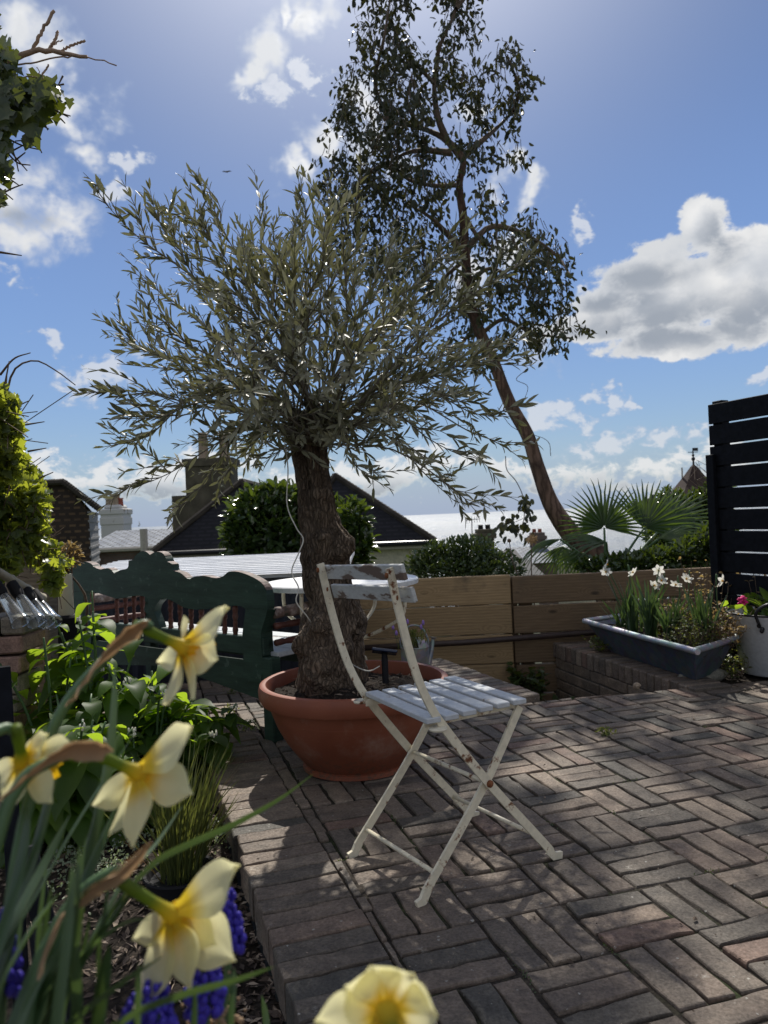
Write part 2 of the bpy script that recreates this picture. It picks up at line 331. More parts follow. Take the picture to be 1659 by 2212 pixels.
MT['tablemetal'] = rusty('white_table_enamel', (.82, .82, .80), (.35, .2, .1), .80, 20, .35)
def boards(name, cols, stain=.5):
    m = Mat(name); co = m.coord(); t = m.tint()
    off = m.n('ShaderNodeCombineXYZ', {0: m.math('MULTIPLY', t, 37.0), 1: 0.0, 2: m.math('MULTIPLY', t, 11.0)}).outputs[0]
    p = m.n('ShaderNodeVectorMath', {0: co, 1: off}, operation='ADD').outputs[0]
    kn = m.n('ShaderNodeTexVoronoi', {'Vector': m.mapv(p, (2.6, 1, 7)), 'Scale': 1.0}); kd = kn.outputs['Distance']
    ring = m.math('ADD', m.math('MULTIPLY', m.n('ShaderNodeSeparateXYZ', {0: p}).outputs[2], 42.0), m.math('MULTIPLY', m.math('SUBTRACT', 1.0, m.ramp(kd, [(0, 0.0), (.35, 1.0)])), 5.0))
    w = m.n('ShaderNodeTexWave', {'Vector': m.n('ShaderNodeCombineXYZ', {0: m.math('MULTIPLY', m.n('ShaderNodeSeparateXYZ', {0: p}).outputs[0], .9), 1: 0.0, 2: ring}).outputs[0], 'Scale': .35, 'Distortion': 3.5, 'Detail': 4.0, 'Detail Scale': .8}, bands_direction='Z').outputs['Fac']
    g = m.noise(m.mapv(p, (3, 3, 60)), 3, 5, .65)
    c = m.ramp(g, [(.3, cols[0]), (.7, cols[1])]); c = m.mix(.38, c, m.ramp(w, [(.0, .62), (.5, 1.05), (1, 1.15)]), 'MULTIPLY')
    c = m.mix(m.ramp(kd, [(.04, .85), (.11, 0.0)]), c, tuple(x * .28 for x in cols[0]))
    s = m.noise(co, 2.3, 5, .6); c = m.mix(m.math('MULTIPLY', m.ramp(s, [(.56, 0.0), (.72, 1.0)]), stain), c, (.045, .042, .038))
    c = m.mix(.8, c, m.ramp(t, [(0, .78), (1, 1.18)]), 'MULTIPLY')
    return m.bsdf(c, .75, m.bump(m.math('ADD', g, m.math('MULTIPLY', w, .4)), .25, .004), .35)
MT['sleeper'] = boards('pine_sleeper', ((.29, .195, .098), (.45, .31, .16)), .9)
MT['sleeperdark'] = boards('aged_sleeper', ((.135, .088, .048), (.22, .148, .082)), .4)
MT['oldpost'] = boards('weathered_post', ((.15, .12, .09), (.26, .22, .17)), .3)
MT['black'] = simple('black_stained_wood', (.006, .007, .010), .7, .12, .5, 30, .3)
MT['pipe'] = simple('brown_pipe', (.050, .032, .026), .5, .4, .3)
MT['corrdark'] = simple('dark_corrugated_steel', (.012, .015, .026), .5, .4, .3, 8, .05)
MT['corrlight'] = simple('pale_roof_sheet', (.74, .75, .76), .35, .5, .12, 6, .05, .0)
def galv(name, col, metal=.55):
    m = Mat(name); co = m.coord(); v = m.n('ShaderNodeTexVoronoi', {'Vector': co, 'Scale': 28.0}).outputs['Color']; f = m.noise(co, 8, 5)
    c = m.mix(.25, col, v, 'SOFT_LIGHT'); c = m.mix(.5, c, m.ramp(f, [(.3, .65), (.7, 1.25)]), 'MULTIPLY'); return m.bsdf(c, m.ramp(f, [(.3, .38), (.7, .62)]), m.bump(f, .08, .004), .5, metal)
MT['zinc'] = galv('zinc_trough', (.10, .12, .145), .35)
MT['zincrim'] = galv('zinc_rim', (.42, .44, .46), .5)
MT['can'] = galv('galvanised_can', (.30, .31, .31), .5)
MT['enamel'] = rusty('white_enamel', (.66, .67, .67), (.02, .02, .022), .76, 18, .3, (.2, .2, .2))
MT['enamelblack'] = simple('black_enamel', (.012, .012, .014), .35, .5)
MT['cord'] = simple('white_cord', (.62, .60, .52), .6)
MT['blackplastic'] = simple('black_plastic', (.010, .010, .012), .75, .25, .2)
MT['solarcell'] = simple('solar_cell', (.012, .018, .04), .15, .6, .2)
MT['creamplastic'] = simple('cream_plastic', (.62, .58, .43), .55, .4, .1, 6)
MT['bamboo'] = simple('bamboo_pole', (.36, .32, .24), .6, .4, .25, 14)
def glassm():
    m = Mat('clear_glass'); m.bsdf((.92, .96, .97), .06, None, .5, 0.0, Transmission_Weight=.92, IOR=1.35); return m.m
MT['glass'] = glassm()
MT['stone'] = brickmat('lichen_stone', [(0, (.2, .19, .15)), (1, (.34, .32, .26))], .8, .8)
MT['thistle'] = simple('dry_thistle', (.50, .34, .18), .8, .2, .4, 80)
# far things
def tilemat(name, cols, sx, sz, bk=.5):
    m = Mat(name); co = m.coord('UV'); br = m.n('ShaderNodeTexBrick', {'Vector': co, 'Color1': (*cols[0], 1), 'Color2': (*cols[1], 1), 'Mortar': (*cols[2], 1), 'Scale': 1.0, 'Mortar Size': .035, 'Brick Width': sx, 'Row Height': sz, 'Mortar Smooth': .2, 'Bias': 0.0})
    c = m.mix(.7, br.outputs['Color'], m.ramp(m.noise(co, 3, 6, .7), [(.3, .5), (.7, 1.5)]), 'MULTIPLY'); return m.bsdf(c, .75, m.bump(br.outputs['Fac'], -bk, .02), .3)
MT['rooftile'] = tilemat('dark_roof_tile', ((.012, .012, .016), (.017, .016, .019), (.007, .007, .009)), .30, .11, .35)
MT['hangtile'] = tilemat('hung_clay_tile', ((.07, .044, .026), (.115, .072, .038), (.03, .020, .014)), .17, .10, .6)
MT['slate'] = tilemat('grey_slate', ((.14, .16, .20), (.24, .26, .29), (.05, .055, .06)), .30, .22)
MT['farbrick'] = tilemat('far_brick', ((.16, .065, .045), (.22, .10, .07), (.13, .10, .085)), .22, .075)
MT['render'] = simple('cream_roughcast', (.50, .46, .36), .9, .2, .3, 14, .9)
MT['whitestack'] = rusty('peeling_white_stack', (.50, .49, .46), (.20, .16, .12), .62, 1.6, .8, (.42, .4, .36))
MT['clad'] = simple('grey_weatherboard', (.20, .20, .20), .6, .4, .3, 4)
MT['ridge'] = simple('ridge_tile', (.045, .038, .030), .85, .2, .5, 3)
MT['stackbrick'] = simple('soot_brick', (.09, .08, .055), .9, .2, .5, 4, .5)
MT['claypot'] = simple('clay_chimney_pot', (.32, .25, .18), .8, .3, .3)
MT['redpot'] = simple('red_chimney_pot', (.26, .075, .05), .8, .3, .3)
MT['trim'] = simple('gutter_black', (.012, .012, .014), .4)
MT['fascia'] = simple('cream_fascia', (.40, .37, .31), .7)
MT['spire'] = simple('brown_spire_tile', (.045, .028, .022), .85, .3, .4, 3, .4)
MT['hill'] = simple('hillside_grass', (.05, .075, .03), .95, .2, .5, .05, .3)
def seamat():
    m = Mat('sea_water'); co = m.coord(); f = m.noise(m.mapv(co, (.35, 1, 1)), .06, 9, .75); g = m.noise(m.mapv(co, (.1, 1, 1)), .006, 4, .6)
    return m.bsdf(m.mix(g, (.03, .055, .075), (.05, .075, .095)), m.ramp(g, [(.36, .33), (.58, .47)]), m.bump(f, 1.0, 6.0), 1.0)
MT['sea'] = seamat()
# ------------------------------------------------------------------ camera, sun, sky
cam = bpy.data.cameras.new('camera'); co_ = bpy.data.objects.new('camera', cam); C.objects.link(co_); scene.camera = co_
fwd = V((0, math.cos(PITCH), math.sin(PITCH))); up0 = V((0, -math.sin(PITCH), math.cos(PITCH))); r0 = V((1, 0, 0))
rt = r0 * math.cos(ROLL) - up0 * math.sin(ROLL); up = r0 * math.sin(ROLL) + up0 * math.cos(ROLL)
co_.matrix_world = Matrix(((rt.x, up.x, -fwd.x, 0), (rt.y, up.y, -fwd.y, 0), (rt.z, up.z, -fwd.z, CAMH), (0, 0, 0, 1)))
cam.sensor_fit = 'VERTICAL'; cam.sensor_height = 36; cam.lens = 36 * F / 2212; cam.clip_start = .02; cam.clip_end = 200000
cam.dof.use_dof = True; cam.dof.focus_distance = 2.35; cam.dof.aperture_fstop = 7.5
SKYK, SKYT = .86, (.90, .98, 1.16)
SUN_AZ, SUN_EL = R(0.3), R(49.0)      # azimuth from +Y towards +X
sd = V((math.sin(SUN_AZ) * math.cos(SUN_EL), math.cos(SUN_AZ) * math.cos(SUN_EL), math.sin(SUN_EL)))
sl = bpy.data.lights.new('sun', 'SUN'); sl.energy = 5.0; sl.angle = R(.53); sl.color = (1, .95, .87)
so = bpy.data.objects.new('sun', sl); C.objects.link(so); so.rotation_euler = sd.to_track_quat('Z', 'Y').to_euler(); so.location = sd * 50
w = bpy.data.worlds.new('World'); scene.world = w; w.use_nodes = True
M = Mat.__new__(Mat); M.nt = w.node_tree; M.nt.nodes.clear()
wo = M.n('ShaderNodeOutputWorld')
sky = M.n('ShaderNodeTexSky', sky_type='NISHITA', sun_disc=False, sun_elevation=SUN_EL, sun_rotation=SUN_AZ, altitude=60, air_density=1.0, dust_density=.35, ozone_density=3.0)
dirv = M.coord('Generated')
def azel(px, py):
    r = ray(px, py).normalized(); return math.atan2(r.x, r.y), math.asin(r.z)
sep = M.n('ShaderNodeSeparateXYZ', {0: dirv})
az = M.math('ARCTAN2', sep.outputs[0], sep.outputs[1]); el = M.math('ARCSINE', sep.outputs[2])
ae0 = M.n('ShaderNodeCombineXYZ', {0: az, 1: el, 2: 0.0}).outputs[0]
wz = M.n('ShaderNodeTexNoise', {'Vector': dirv, 'Scale': 11.0, 'Detail': 4.0, 'Roughness': .6}).outputs['Color']
wv_ = M.n('ShaderNodeVectorMath', {0: M.n('ShaderNodeVectorMath', {0: wz, 1: (.5, .5, .5)}, operation='SUBTRACT').outputs[0], 1: (.17, .14, 0)}, operation='MULTIPLY').outputs[0]
AE = M.n('ShaderNodeVectorMath', {0: ae0, 1: wv_}, operation='ADD').outputs[0]
def blobs(lst, ae=None):
    best = None; ae = ae or AE
    for cx, cy, rx, ry in lst:
        a, e = azel(cx, cy); k = F * (1 + ((cx - 829) ** 2 + (cy - 1106) ** 2) / F ** 2) ** .5
        d = M.n('ShaderNodeVectorMath', {0: ae, 1: (a, e, 0)}, operation='SUBTRACT').outputs[0]
        d = M.n('ShaderNodeVectorMath', {0: d, 1: (k / rx, k / ry, 0)}, operation='MULTIPLY').outputs[0]
        d = M.n('ShaderNodeVectorMath', {0: d}, operation='LENGTH').outputs['Value']
        best = d if best is None else M.math('SMOOTH_MIN', best, d, .25)
    return M.math('SUBTRACT', 1.0, best)
main = [(60, 60, 140, 75), (150, 115, 70, 45), (165, 200, 85, 70), (120, 170, 70, 50), (160, 250, 80, 60), (170, 335, 55, 50), (110, 465, 120, 75), (20, 430, 110, 90), (60, 500, 100, 60),
        (575, 115, 95, 95), (540, 180, 50, 60), (690, 30, 100, 55), (625, 20, 40, 40), (700, 330, 90, 60), (650, 390, 80, 40), (780, 260, 100, 90), (840, 340, 90, 70),
        (1070, 390, 78, 46), (1135, 432, 60, 30), (1090, 540, 75, 75), (1010, 610, 75, 75), (1180, 740, 80, 46), (1000, 250, 50, 40)]
big = [(1518, 492, 62, 66), (1440, 550, 95, 62), (1590, 590, 100, 85), (1385, 605, 105, 68), (1310, 650, 85, 52), (1480, 670, 190, 72), (1640, 660, 120, 78), (1250, 715, 60, 32), (1420, 735, 120, 30), (1720, 600, 120, 120), (1300, 700, 130, 50), (1200, 720, 60, 26), (1500, 615, 130, 60), (1400, 660, 120, 50), (1480, 740, 190, 34), (1580, 715, 130, 44)]
wisp = [(265, 352, 38, 16), (245, 428, 36, 16), (38, 598, 45, 15), (102, 727, 32, 11), (205, 812, 62, 34), (170, 795, 30, 30), (668, 165, 40, 40), (590, 220, 50, 35), (1185, 880, 60, 20), (1290, 930, 58, 20), (1228, 957, 30, 16), (1418, 957, 40, 22), (1500, 960, 40, 16), (1545, 962, 30, 14), (1285, 860, 24, 14), (1275, 505, 14, 24), (1215, 950, 25, 14), (1650, 790, 20, 20), (1335, 865, 12, 8)]
wisp = [(x, y, rx * 1.35 + 6, ry * 1.5 + 5) for x, y, rx, ry in wisp]
bank = [(60, 1010, 160, 55), (200, 1040, 190, 60), (330, 1050, 160, 55), (480, 1060, 170, 50), (640, 1040, 160, 60), (820, 1020, 170, 55), (960, 1010, 150, 45), (1090, 1000, 110, 30), (1230, 1015, 150, 40), (1400, 1020, 160, 36), (1560, 1000, 150, 30), (-120, 1000, 180, 80), (1760, 990, 200, 50)]
nv = M.mapv(dirv, (1, 1, 1.35))
n1 = M.noise(nv, 16, 9, .60, .25); n2 = M.noise(nv, 6.5, 5, .5); n3 = M.noise(M.mapv(dirv, (1, 1, 1.5)), 34, 8, .62, .3)
nn = M.math('SUBTRACT', M.math('ADD', M.math('MULTIPLY', n1, .65), M.math('MULTIPLY', n2, .35)), .5)
vo = M.n('ShaderNodeTexVoronoi', {'Vector': M.n('ShaderNodeVectorMath', {0: nv, 1: M.n('ShaderNodeVectorMath', {0: wz, 3: .06}, operation='SCALE').outputs[0]}, operation='ADD').outputs[0], 'Scale': 17.0}, feature='F1').outputs['Distance']
AEB = M.n('ShaderNodeVectorMath', {0: ae0, 1: M.n('ShaderNodeVectorMath', {0: wv_, 3: .35}, operation='SCALE').outputs[0]}, operation='ADD').outputs[0]
cbig = M.math('ADD', M.math('ADD', blobs(big, AEB), M.math('MULTIPLY', M.math('SUBTRACT', .56, vo), .60)), M.math('MULTIPLY', M.math('SUBTRACT', n3, .5), 1.1))
bm_, bw_, bb_ = blobs(main), blobs(wisp), blobs(bank)
cm = M.math('ADD', bm_, M.math('MULTIPLY', nn, 3.0)); cw = M.math('ADD', M.math('MULTIPLY', bw_, 1.0), M.math('MULTIPLY', M.math('SUBTRACT', n3, .52), 3.0))
cb = M.math('ADD', bb_, M.math('MULTIPLY', M.math('SUBTRACT', n3, .5), 3.4))
def sstep(x, a, b): 
    return M.n('ShaderNodeMapRange', {0: x, 1: a, 2: b, 3: 0.0, 4: 1.0}, interpolation_type='SMOOTHSTEP', clamp=True).outputs[0]
mbig = sstep(cbig, -.02, .26); mm = M.math('MAXIMUM', sstep(cm, -.10, .95), mbig); mw = M.math('MULTIPLY', sstep(cw, .0, .7), .75); mb = M.math('MULTIPLY', sstep(cb, .05, .75), .85)
haze = M.math('MULTIPLY', sstep(el, .10, .0), .75)     # pale veil over the sea horizon
mask = M.math('MAXIMUM', M.math('MAXIMUM', mm, mw), M.math('MAXIMUM', mb, haze))
front = sstep(sep.outputs[1], -.05, .10); mask = M.math('MULTIPLY', mask, front)
# unseen bright cloud cover added beside and behind the view as fill light
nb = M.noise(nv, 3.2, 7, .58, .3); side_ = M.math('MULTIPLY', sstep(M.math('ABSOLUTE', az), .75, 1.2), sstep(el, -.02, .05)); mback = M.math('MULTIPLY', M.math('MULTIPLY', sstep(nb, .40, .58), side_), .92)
# thick cores of the large clouds are grey from below
gb = blobs([(1556, 522, 46, 62), (1450, 705, 300, 60), (1600, 690, 200, 70), (1400, 600, 110, 30), (1330, 655, 110, 26), (60, 470, 70, 25), (860, 1075, 420, 38), (300, 1075, 200, 30), (1100, 1070, 300, 35), (1530, 1060, 200, 30)], ae0)
core = M.math('MULTIPLY', sstep(M.math('ADD', gb, M.math('MULTIPLY', M.math('SUBTRACT', n1, .5), 1.3)), -.45, .80), sstep(M.math('MAXIMUM', M.math('MAXIMUM', cm, cb), cbig), .15, .75))
soft = sstep(M.math('ADD', M.math('MAXIMUM', cm, M.math('MULTIPLY', cbig, .9)), M.math('MULTIPLY', M.math('SUBTRACT', n1, .5), 4.0)), .25, 1.3)
# nearness to the sun brightens cloud edges
sdot = M.n('ShaderNodeVectorMath', {0: dirv, 1: tuple(sd)}, operation='DOT_PRODUCT').outputs['Value']
near = M.math('POWER', M.math('MAXIMUM', sdot, 0.0), 14.0)
lum = M.math('ADD', 6.9, M.math('MULTIPLY', near, 3.2))
white = M.n('ShaderNodeVectorMath', {0: (1.0, 1.0, 1.0), 3: lum}, operation='SCALE').outputs[0]
cl = M.mix(M.math('MULTIPLY', soft, .55), white, (5.0, 5.3, 5.8)); cl = M.mix(M.math('MULTIPLY', M.math('MULTIPLY', sstep(vo, .22, .62), mbig), .38), cl, (3.4, 3.8, 4.4)); cl = M.mix(M.math('MULTIPLY', core, .88), cl, (2.5, 2.85, 3.4))
hz = M.mix(mb, (2.75, 3.6, 5.3), cl); cl = M.mix(M.math('MAXIMUM', mm, M.math('MAXIMUM', mw, mb)), hz, cl)
dim = M.math('DIVIDE', SKYK, M.math('ADD', 1.0, M.math('MULTIPLY', M.math('POWER', M.math('MAXIMUM', sdot, 0.0), 7.0), 1.3)))
skc = M.n('ShaderNodeVectorMath', {0: M.mix(1.0, sky.outputs[0], SKYT, 'MULTIPLY'), 3: M.math('MULTIPLY', dim, M.math('ADD', .60, M.math('MULTIPLY', sstep(el, -.05, .42), .40)))}, operation='SCALE').outputs[0]
glow = M.n('ShaderNodeVectorMath', {0: (1.0, .98, .95), 3: M.math('MULTIPLY', M.math('POWER', M.math('MAXIMUM', sdot, 0.0), 24.0), 8.0)}, operation='SCALE').outputs[0]
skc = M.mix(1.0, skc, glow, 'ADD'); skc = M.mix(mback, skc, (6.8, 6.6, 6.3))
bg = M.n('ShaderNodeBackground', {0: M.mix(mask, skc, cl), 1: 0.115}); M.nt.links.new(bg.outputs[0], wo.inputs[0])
w.cycles.sampling_method = 'MANUAL'; w.cycles.sample_map_resolution = 512
scene.view_settings.view_transform = 'Standard'; scene.view_settings.look = 'None'; scene.view_settings.exposure = 0.06; scene.view_settings.gamma = 1; scene.view_settings.use_curve_mapping = False
cy = scene.cycles; cy.use_denoising = True; cy.max_bounces = 8; cy.transparent_max_bounces = 8; cy.sample_clamp_indirect = 6; cy.caustics_reflective = False; cy.caustics_refractive = False
# ------------------------------------------------------------------ brick patio, terrace, walls
ANG = R(17.0); D1 = V((math.cos(ANG), math.sin(ANG), 0)); D2 = V((-math.sin(ANG), math.cos(ANG), 0))
E0 = V((-.205, 1.501, 0)); EE = V((-.3162, .9487, 0)); EN = V((.9487, .3162, 0))     # left edge of the header course
def clip(poly, p, n):
    out = []
    for i in range(len(poly)):
        a, b = poly[i], poly[(i + 1) % len(poly)]; da, db = (a - p).dot(n), (b - p).dot(n)
        if da >= 0: out.append(a)
        if da * db < 0: out.append(a + (b - a) * (da / (da - db)))
    return out
def brick(mb, poly, z, h=.05, jit=.0016, ch=.005, seg=.036):
    if len(poly) < 3: return
    pts = []
    for i in range(len(poly)):
        a, b = poly[i], poly[(i + 1) % len(poly)]; k = max(1, int((b - a).length / seg))
        for j in range(k): pts.append(a + (b - a) * (j / k))
    c = sum(pts, V((0, 0, 0))) / len(pts); area = max((p - c).length for p in pts)
    if area < .02: return
    t = min(1, max(0, random.gauss(.5, .26))); z += random.uniform(-.0035, .0035); ta, tb = random.gauss(0, .012), random.gauss(0, .012)
    def zz(p): return z + (p.x - c.x) * ta + (p.y - c.y) * tb
    rings = [[], [], [], []]
    for p in pts:
        d = (c - p).normalized(); q = p + V((random.gauss(0, jit), random.gauss(0, jit), 0)); e = ch * random.uniform(.6, 1.5)
        rings[0].append(mb.vert((q.x, q.y, z - h), t)); rings[1].append(mb.vert((q.x, q.y, zz(q) - e * .9), t))
        q2 = q + d * e * .45; rings[2].append(mb.vert((q2.x, q2.y, zz(q2) - e * .25), t)); q3 = q + d * e * 1.05; rings[3].append(mb.vert((q3.x, q3.y, zz(q3) + random.gauss(0, .0006)), t))
    n = len(pts)
    for r in range(3):
        for i in range(n): mb.face(rings[r][i], rings[r][(i + 1) % n], rings[r + 1][(i + 1) % n], rings[r + 1][i])
    mb.face(*rings[3])
def basket(mb, z, planes, box, org=V((.534, 1.841, 0)), mod=.222):
    (x0, x1, y0, y1) = box
    for i in range(-22, 23):
        for j in range(-22, 23):
            c = org + D1 * (i * mod) + D2 * (j * mod)
            if not (x0 < c.x < x1 and y0 < c.y < y1): continue
            a, b = (D1, D2) if (i + j) % 2 == 0 else (D2, D1)
            for k in (-1, 0, 1):
                cc = c + b * (k * mod / 3) + V((random.gauss(0, .002), random.gauss(0, .002), 0)); hl, hw = (mod - .011) / 2, (mod / 3 - .0098) / 2; rj = Matrix.Rotation(random.gauss(0, .011), 3, 'Z'); a_, b_ = a, b; a, b = rj @ a, rj @ b
                q = [cc - a * hl - b * hw, cc + a * hl - b * hw, cc + a * hl + b * hw, cc - a * hl + b * hw]
                a, b = a_, b_
                if a is D2: q = q[::-1]
                for p, n in planes: q = clip(q, p, n) if len(q) > 2 else []
                brick(mb, q, z)
S0, S1 = V((-.62, 3.45, 0)), V((.74, 3.93, 0)); sn = V((-(S1 - S0).y, (S1 - S0).x, 0)).normalized()      # step line at the far side
T0, T1 = V((.739, 3.937, 0)), V((2.04, 4.17, 0)); tn = V((-(T1 - T0).y, (T1 - T0).x, 0)).normalized()
right_of_coping = (E0 + EN * .238, EN)
mb = MB(); basket(mb, 0, [right_of_coping, (S0, -sn), (T0, -tn)], (-1.2, 3.6, .55, 4.6)); struct('patio_paving', mb, MT['paver'])
mb = MB()
k = -14
while k * .0735 < 2.08:
    a = E0 + EE * (k * .0735); q = [a + EN * random.uniform(-.008, .004), a + EN * .232, a + EN * .232 + EE * .067, a + EE * .067 + EN * random.uniform(-.008, .004)]
    brick(mb, q, .004, .09); k += 1
struct('edging_kerb', mb, MT['paver'])
def slab(name, pts, z0, z1, mat, kind='structure'):
    mb = MB(); mb.prism([(p[0], p[1]) for p in pts], lambda a, b: V((a, b, z1)), V((0, 0, z0 - z1))); return struct(name, mb, mat, kind=kind)
slab('patio_base', [E0 - EE * 1.0 + EN * .02, V((4.2, .45, 0)), V((4.2, 4.5, 0)), T1, T0, S0, E0 + EE * 2.07 + EN * .02], -.6, -.0075, MT['joint'])
# lower terrace behind the step
ZT = -.07
W1n, W1f = V((.76, 3.95, 0)), V((.33, 5.05, 0)); wd = (W1f - W1n).normalized(); wn = V((-wd.y, wd.x, 0))   # retaining wall left of the steps; wn points left
mb = MB(); basket(mb, ZT, [(S0 + sn * .01, sn), (W1n + wn * .01, wn)], (-2.6, .8, 3.2, 5.4)); struct('terrace_paving', mb, MT['paver'])
slab('terrace_base', [S0 + sn * .005 - V((2.0, .70, 0)), S1 + sn * .005, W1f, V((.33, 5.52, 0)), V((-3.2, 5.52, 0)), V((-3.2, 3.2, 0))], -.9, ZT - .012, MT['joint'])
# grit, crumbs and leaf litter lying on the bricks
mb = MB()
for _ in range(1500):
    x, y = random.uniform(-.5, 2.6), random.uniform(1.0, 4.1); p = V((x, y, .0))
    if (p - E0).dot(EN) < .02 or (p - T0).dot(tn) > -.02 or (p - S0).dot(sn) > -.02: continue
    big_ = random.random() < .12; r = random.uniform(.004, .011) if big_ else random.uniform(.0012, .0035); a = random.uniform(0, 6.28); mb.tint = random.random() if big_ else random.random() ** .4
    u = V((math.cos(a), math.sin(a), random.gauss(0, .15))) * r; v_ = V((-math.sin(a), math.cos(a), random.gauss(0, .2))) * r * random.uniform(.35, .8); c = V((x, y, .0045)); q = [mb.vert(c - u), mb.vert(c - v_), mb.vert(c + u), mb.vert(c + v_), mb.vert(c + V((0, 0, r * .6)))]
    for i in range(4): mb.face(q[i], q[(i + 1) % 4], q[4])
o = mb.build('grit', MT['chip']); o['kind'] = 'stuff'
# moss tufts in the joints
B = []
for _ in range(70):
    i, j = random.randint(-4, 10), random.randint(-4, 12); c = V((.534, 1.841, 0)) + D1 * ((i + .5) * .222) + D2 * ((j + .5) * .222); ax = random.choice((D1, D2))
    if (c - E0).dot(EN) < .26 or (c - T0).dot(tn) > -.05 or (c - S0).dot(sn) > -.05 or c.y < 1: continue
    for _ in range(26): q = c + ax * random.gauss(0, .03) + V((random.gauss(0, .003), random.gauss(0, .003), random.uniform(-.006, .003))); B.append(tuple(q))
o = leaf_cloud('moss', MT['box'], B, rdir(len(B), .6), rdir(len(B), .5), RNG.uniform(.003, .008, len(B)), RNG.uniform(.002, .004, len(B)), RNG.random(len(B)), T_OVAL); o['kind'] = 'stuff'
# soil bed left of the edging
mb = MB(); nx, ny = 46, 60; ids = {}
for j in range(ny + 1):
    for i in range(nx + 1):
        y = .2 + (4.25 - .2) * j / ny; xr = E0.x + EE.x * ((y - E0.y) / EE.y) - .004; x = lerp(-2.9, xr, i / nx)
        z = -.105 + .035 * mnoise.noise(V((x * 3, y * 3, 1))) + .016 * mnoise.noise(V((x * 16, y * 16, 2))) + .008 * mnoise.noise(V((x * 45, y * 45, 5)))
        ids[i, j] = mb.vert((x, y, z))
for j in range(ny):
    for i in range(nx): mb.face(ids[i, j], ids[i + 1, j], ids[i + 1, j + 1], ids[i, j + 1])
struct('soil_bed', mb, MT['soil'], True)
# mulch chips
mb = MB()
for _ in range(5200):
    y = random.uniform(1.2, 3.2); xr = E0.x + EE.x * ((y - E0.y) / EE.y); x = xr - random.random() ** 1.3 * 1.1 - .005
    z = -.105 + .035 * mnoise.noise(V((x * 3, y * 3, 1))) + .016 * mnoise.noise(V((x * 16, y * 16, 2))) + .005
    a = random.uniform(0, 6.3); l, ww = random.uniform(.006, .022), random.uniform(.002, .008); u = V((math.cos(a), math.sin(a), random.gauss(0, .25))) * l; s_ = V((-math.sin(a), math.cos(a), random.gauss(0, .3))) * ww
    c = V((x, y, z)); mb.tint = random.random() ** 1.6
    i0 = [mb.vert(c - u), mb.vert(c + s_ + V((0, 0, .003))), mb.vert(c + u), mb.vert(c - s_)]; mb.face(*i0)
o = mb.build('mulch_chips', MT['chip']); o['kind'] = 'stuff'
# bed behind the right-hand brick wall
B0, B1 = V((1.19, 5.48, 0)), V((1.575, 3.97, 0)); bd = (B1 - B0).normalized(); bn = V((-bd.y, bd.x, 0))      # bn points right, away from the steps
if bn.x < 0: bn = -bn
slab('gravel_bed', [B0 + bn * .21, V((4.2, 5.5, 0)), V((4.2, 4.52, 0)), T1 + tn * .01, B1 + bn * .21], -.9, -.03, MT['soil'])
slab('stairwell_floor', [V((.3, 5.6, 0)), V((1.45, 5.6, 0)), V((1.7, 3.9, 0)), V((.7, 3.9, 0))], -.95, -.78, MT['soil'])
def wall_bricks(mb, p0, d, n, length, thick, z_top, courses, face=1):
    # stretcher courses on both faces, dark mortar core added separately; n points to the visible face
    for c in range(courses):
        z = z_top - .0375 - c * .075; s = -(.1125 if c % 2 else 0)
        while s < length:
            a, b = max(s, 0), min(s + .215, length)
            if b - a > .03:
                mb.tint = min(1, max(0, random.gauss(.5, .25))); cc = p0 + d * ((a + b) / 2) + V((0, 0, z)) + n * random.uniform(-.002, .003)
                rot = Matrix((d, n, V((0, 0, 1)))).transposed(); mb.box(cc - n * .05, (b - a, .10, .065), rot, .005)
            s += .225
def cap_bricks(mb, p0, d, n, length, w, z_top, h=.10, pitch=.075):
    s = 0; rot = Matrix((d, n, V((0, 0, 1)))).transposed()
    while s < length - .03:
        mb.tint = min(1, max(0, random.gauss(.55, .25))); mb.box(p0 + d * (s + pitch / 2) - n * (w / 2 + random.uniform(-.003, .004)) + V((0, 0, z_top - h / 2 + random.uniform(-.003, .002))), (pitch - .009, w, h), rot, .006); s += pitch
LW = (W1f - W1n).length
t = thing('brick_wall', W1n, 'low brick retaining wall with header coping running from the terracotta pot to the patio edge', 'wall')
mb = MB(); wall_bricks(mb, W1n, wd, -wn, LW, .2, -.065, 9); wall_bricks(mb, W1n + wn * .215, wd, wn, LW, .2, -.065, 2); mb.build('brickwork', MT['wallbrick'], t)
mb = MB(); cap_bricks(mb, W1n - wn * .006, wd, -wn, LW, .225, .035); mb.build('coping', MT['paver'], t)
mb = MB(); rot = Matrix((wd, wn, V((0, 0, 1)))).transposed(); mb.box(W1n + wd * LW / 2 + wn * .1075 + V((0, 0, -.40)), (LW - .01, .19, .84), rot); mb.build('mortar', MT['mortar'], t)
LB = (B1 - B0).length
t = thing('brick_wall', B0, 'speckled brick wall with soldier coping carrying the grey metal trough', 'wall')
mb = MB(); wall_bricks(mb, B0, bd, -bn, LB, .2, -.085, 9)
for c in range(9): mb.tint = random.random(); mb.box(B0 + bn * .105 + V((0, 0, -.085 - .0375 - c * .075)) - bd * .048, (.10, .21 if c % 2 else .19, .065), Matrix((bd, bn, V((0, 0, 1)))).transposed(), .005)
mb.build('brickwork', MT['wallbrick'], t)
mb = MB(); cap_bricks(mb, B0 - bd * .10 - bn * .006, bd, -bn, LB + .10, .225, .02, .105); mb.build('coping', MT['paver'], t)
mb = MB(); mb.box(B0 + bd * LB / 2 + bn * .10 + V((0, 0, -.44)), (LB - .02, .185, .86), Matrix((bd, bn, V((0, 0, 1)))).transposed()); mb.build('mortar', MT['mortar'], t)
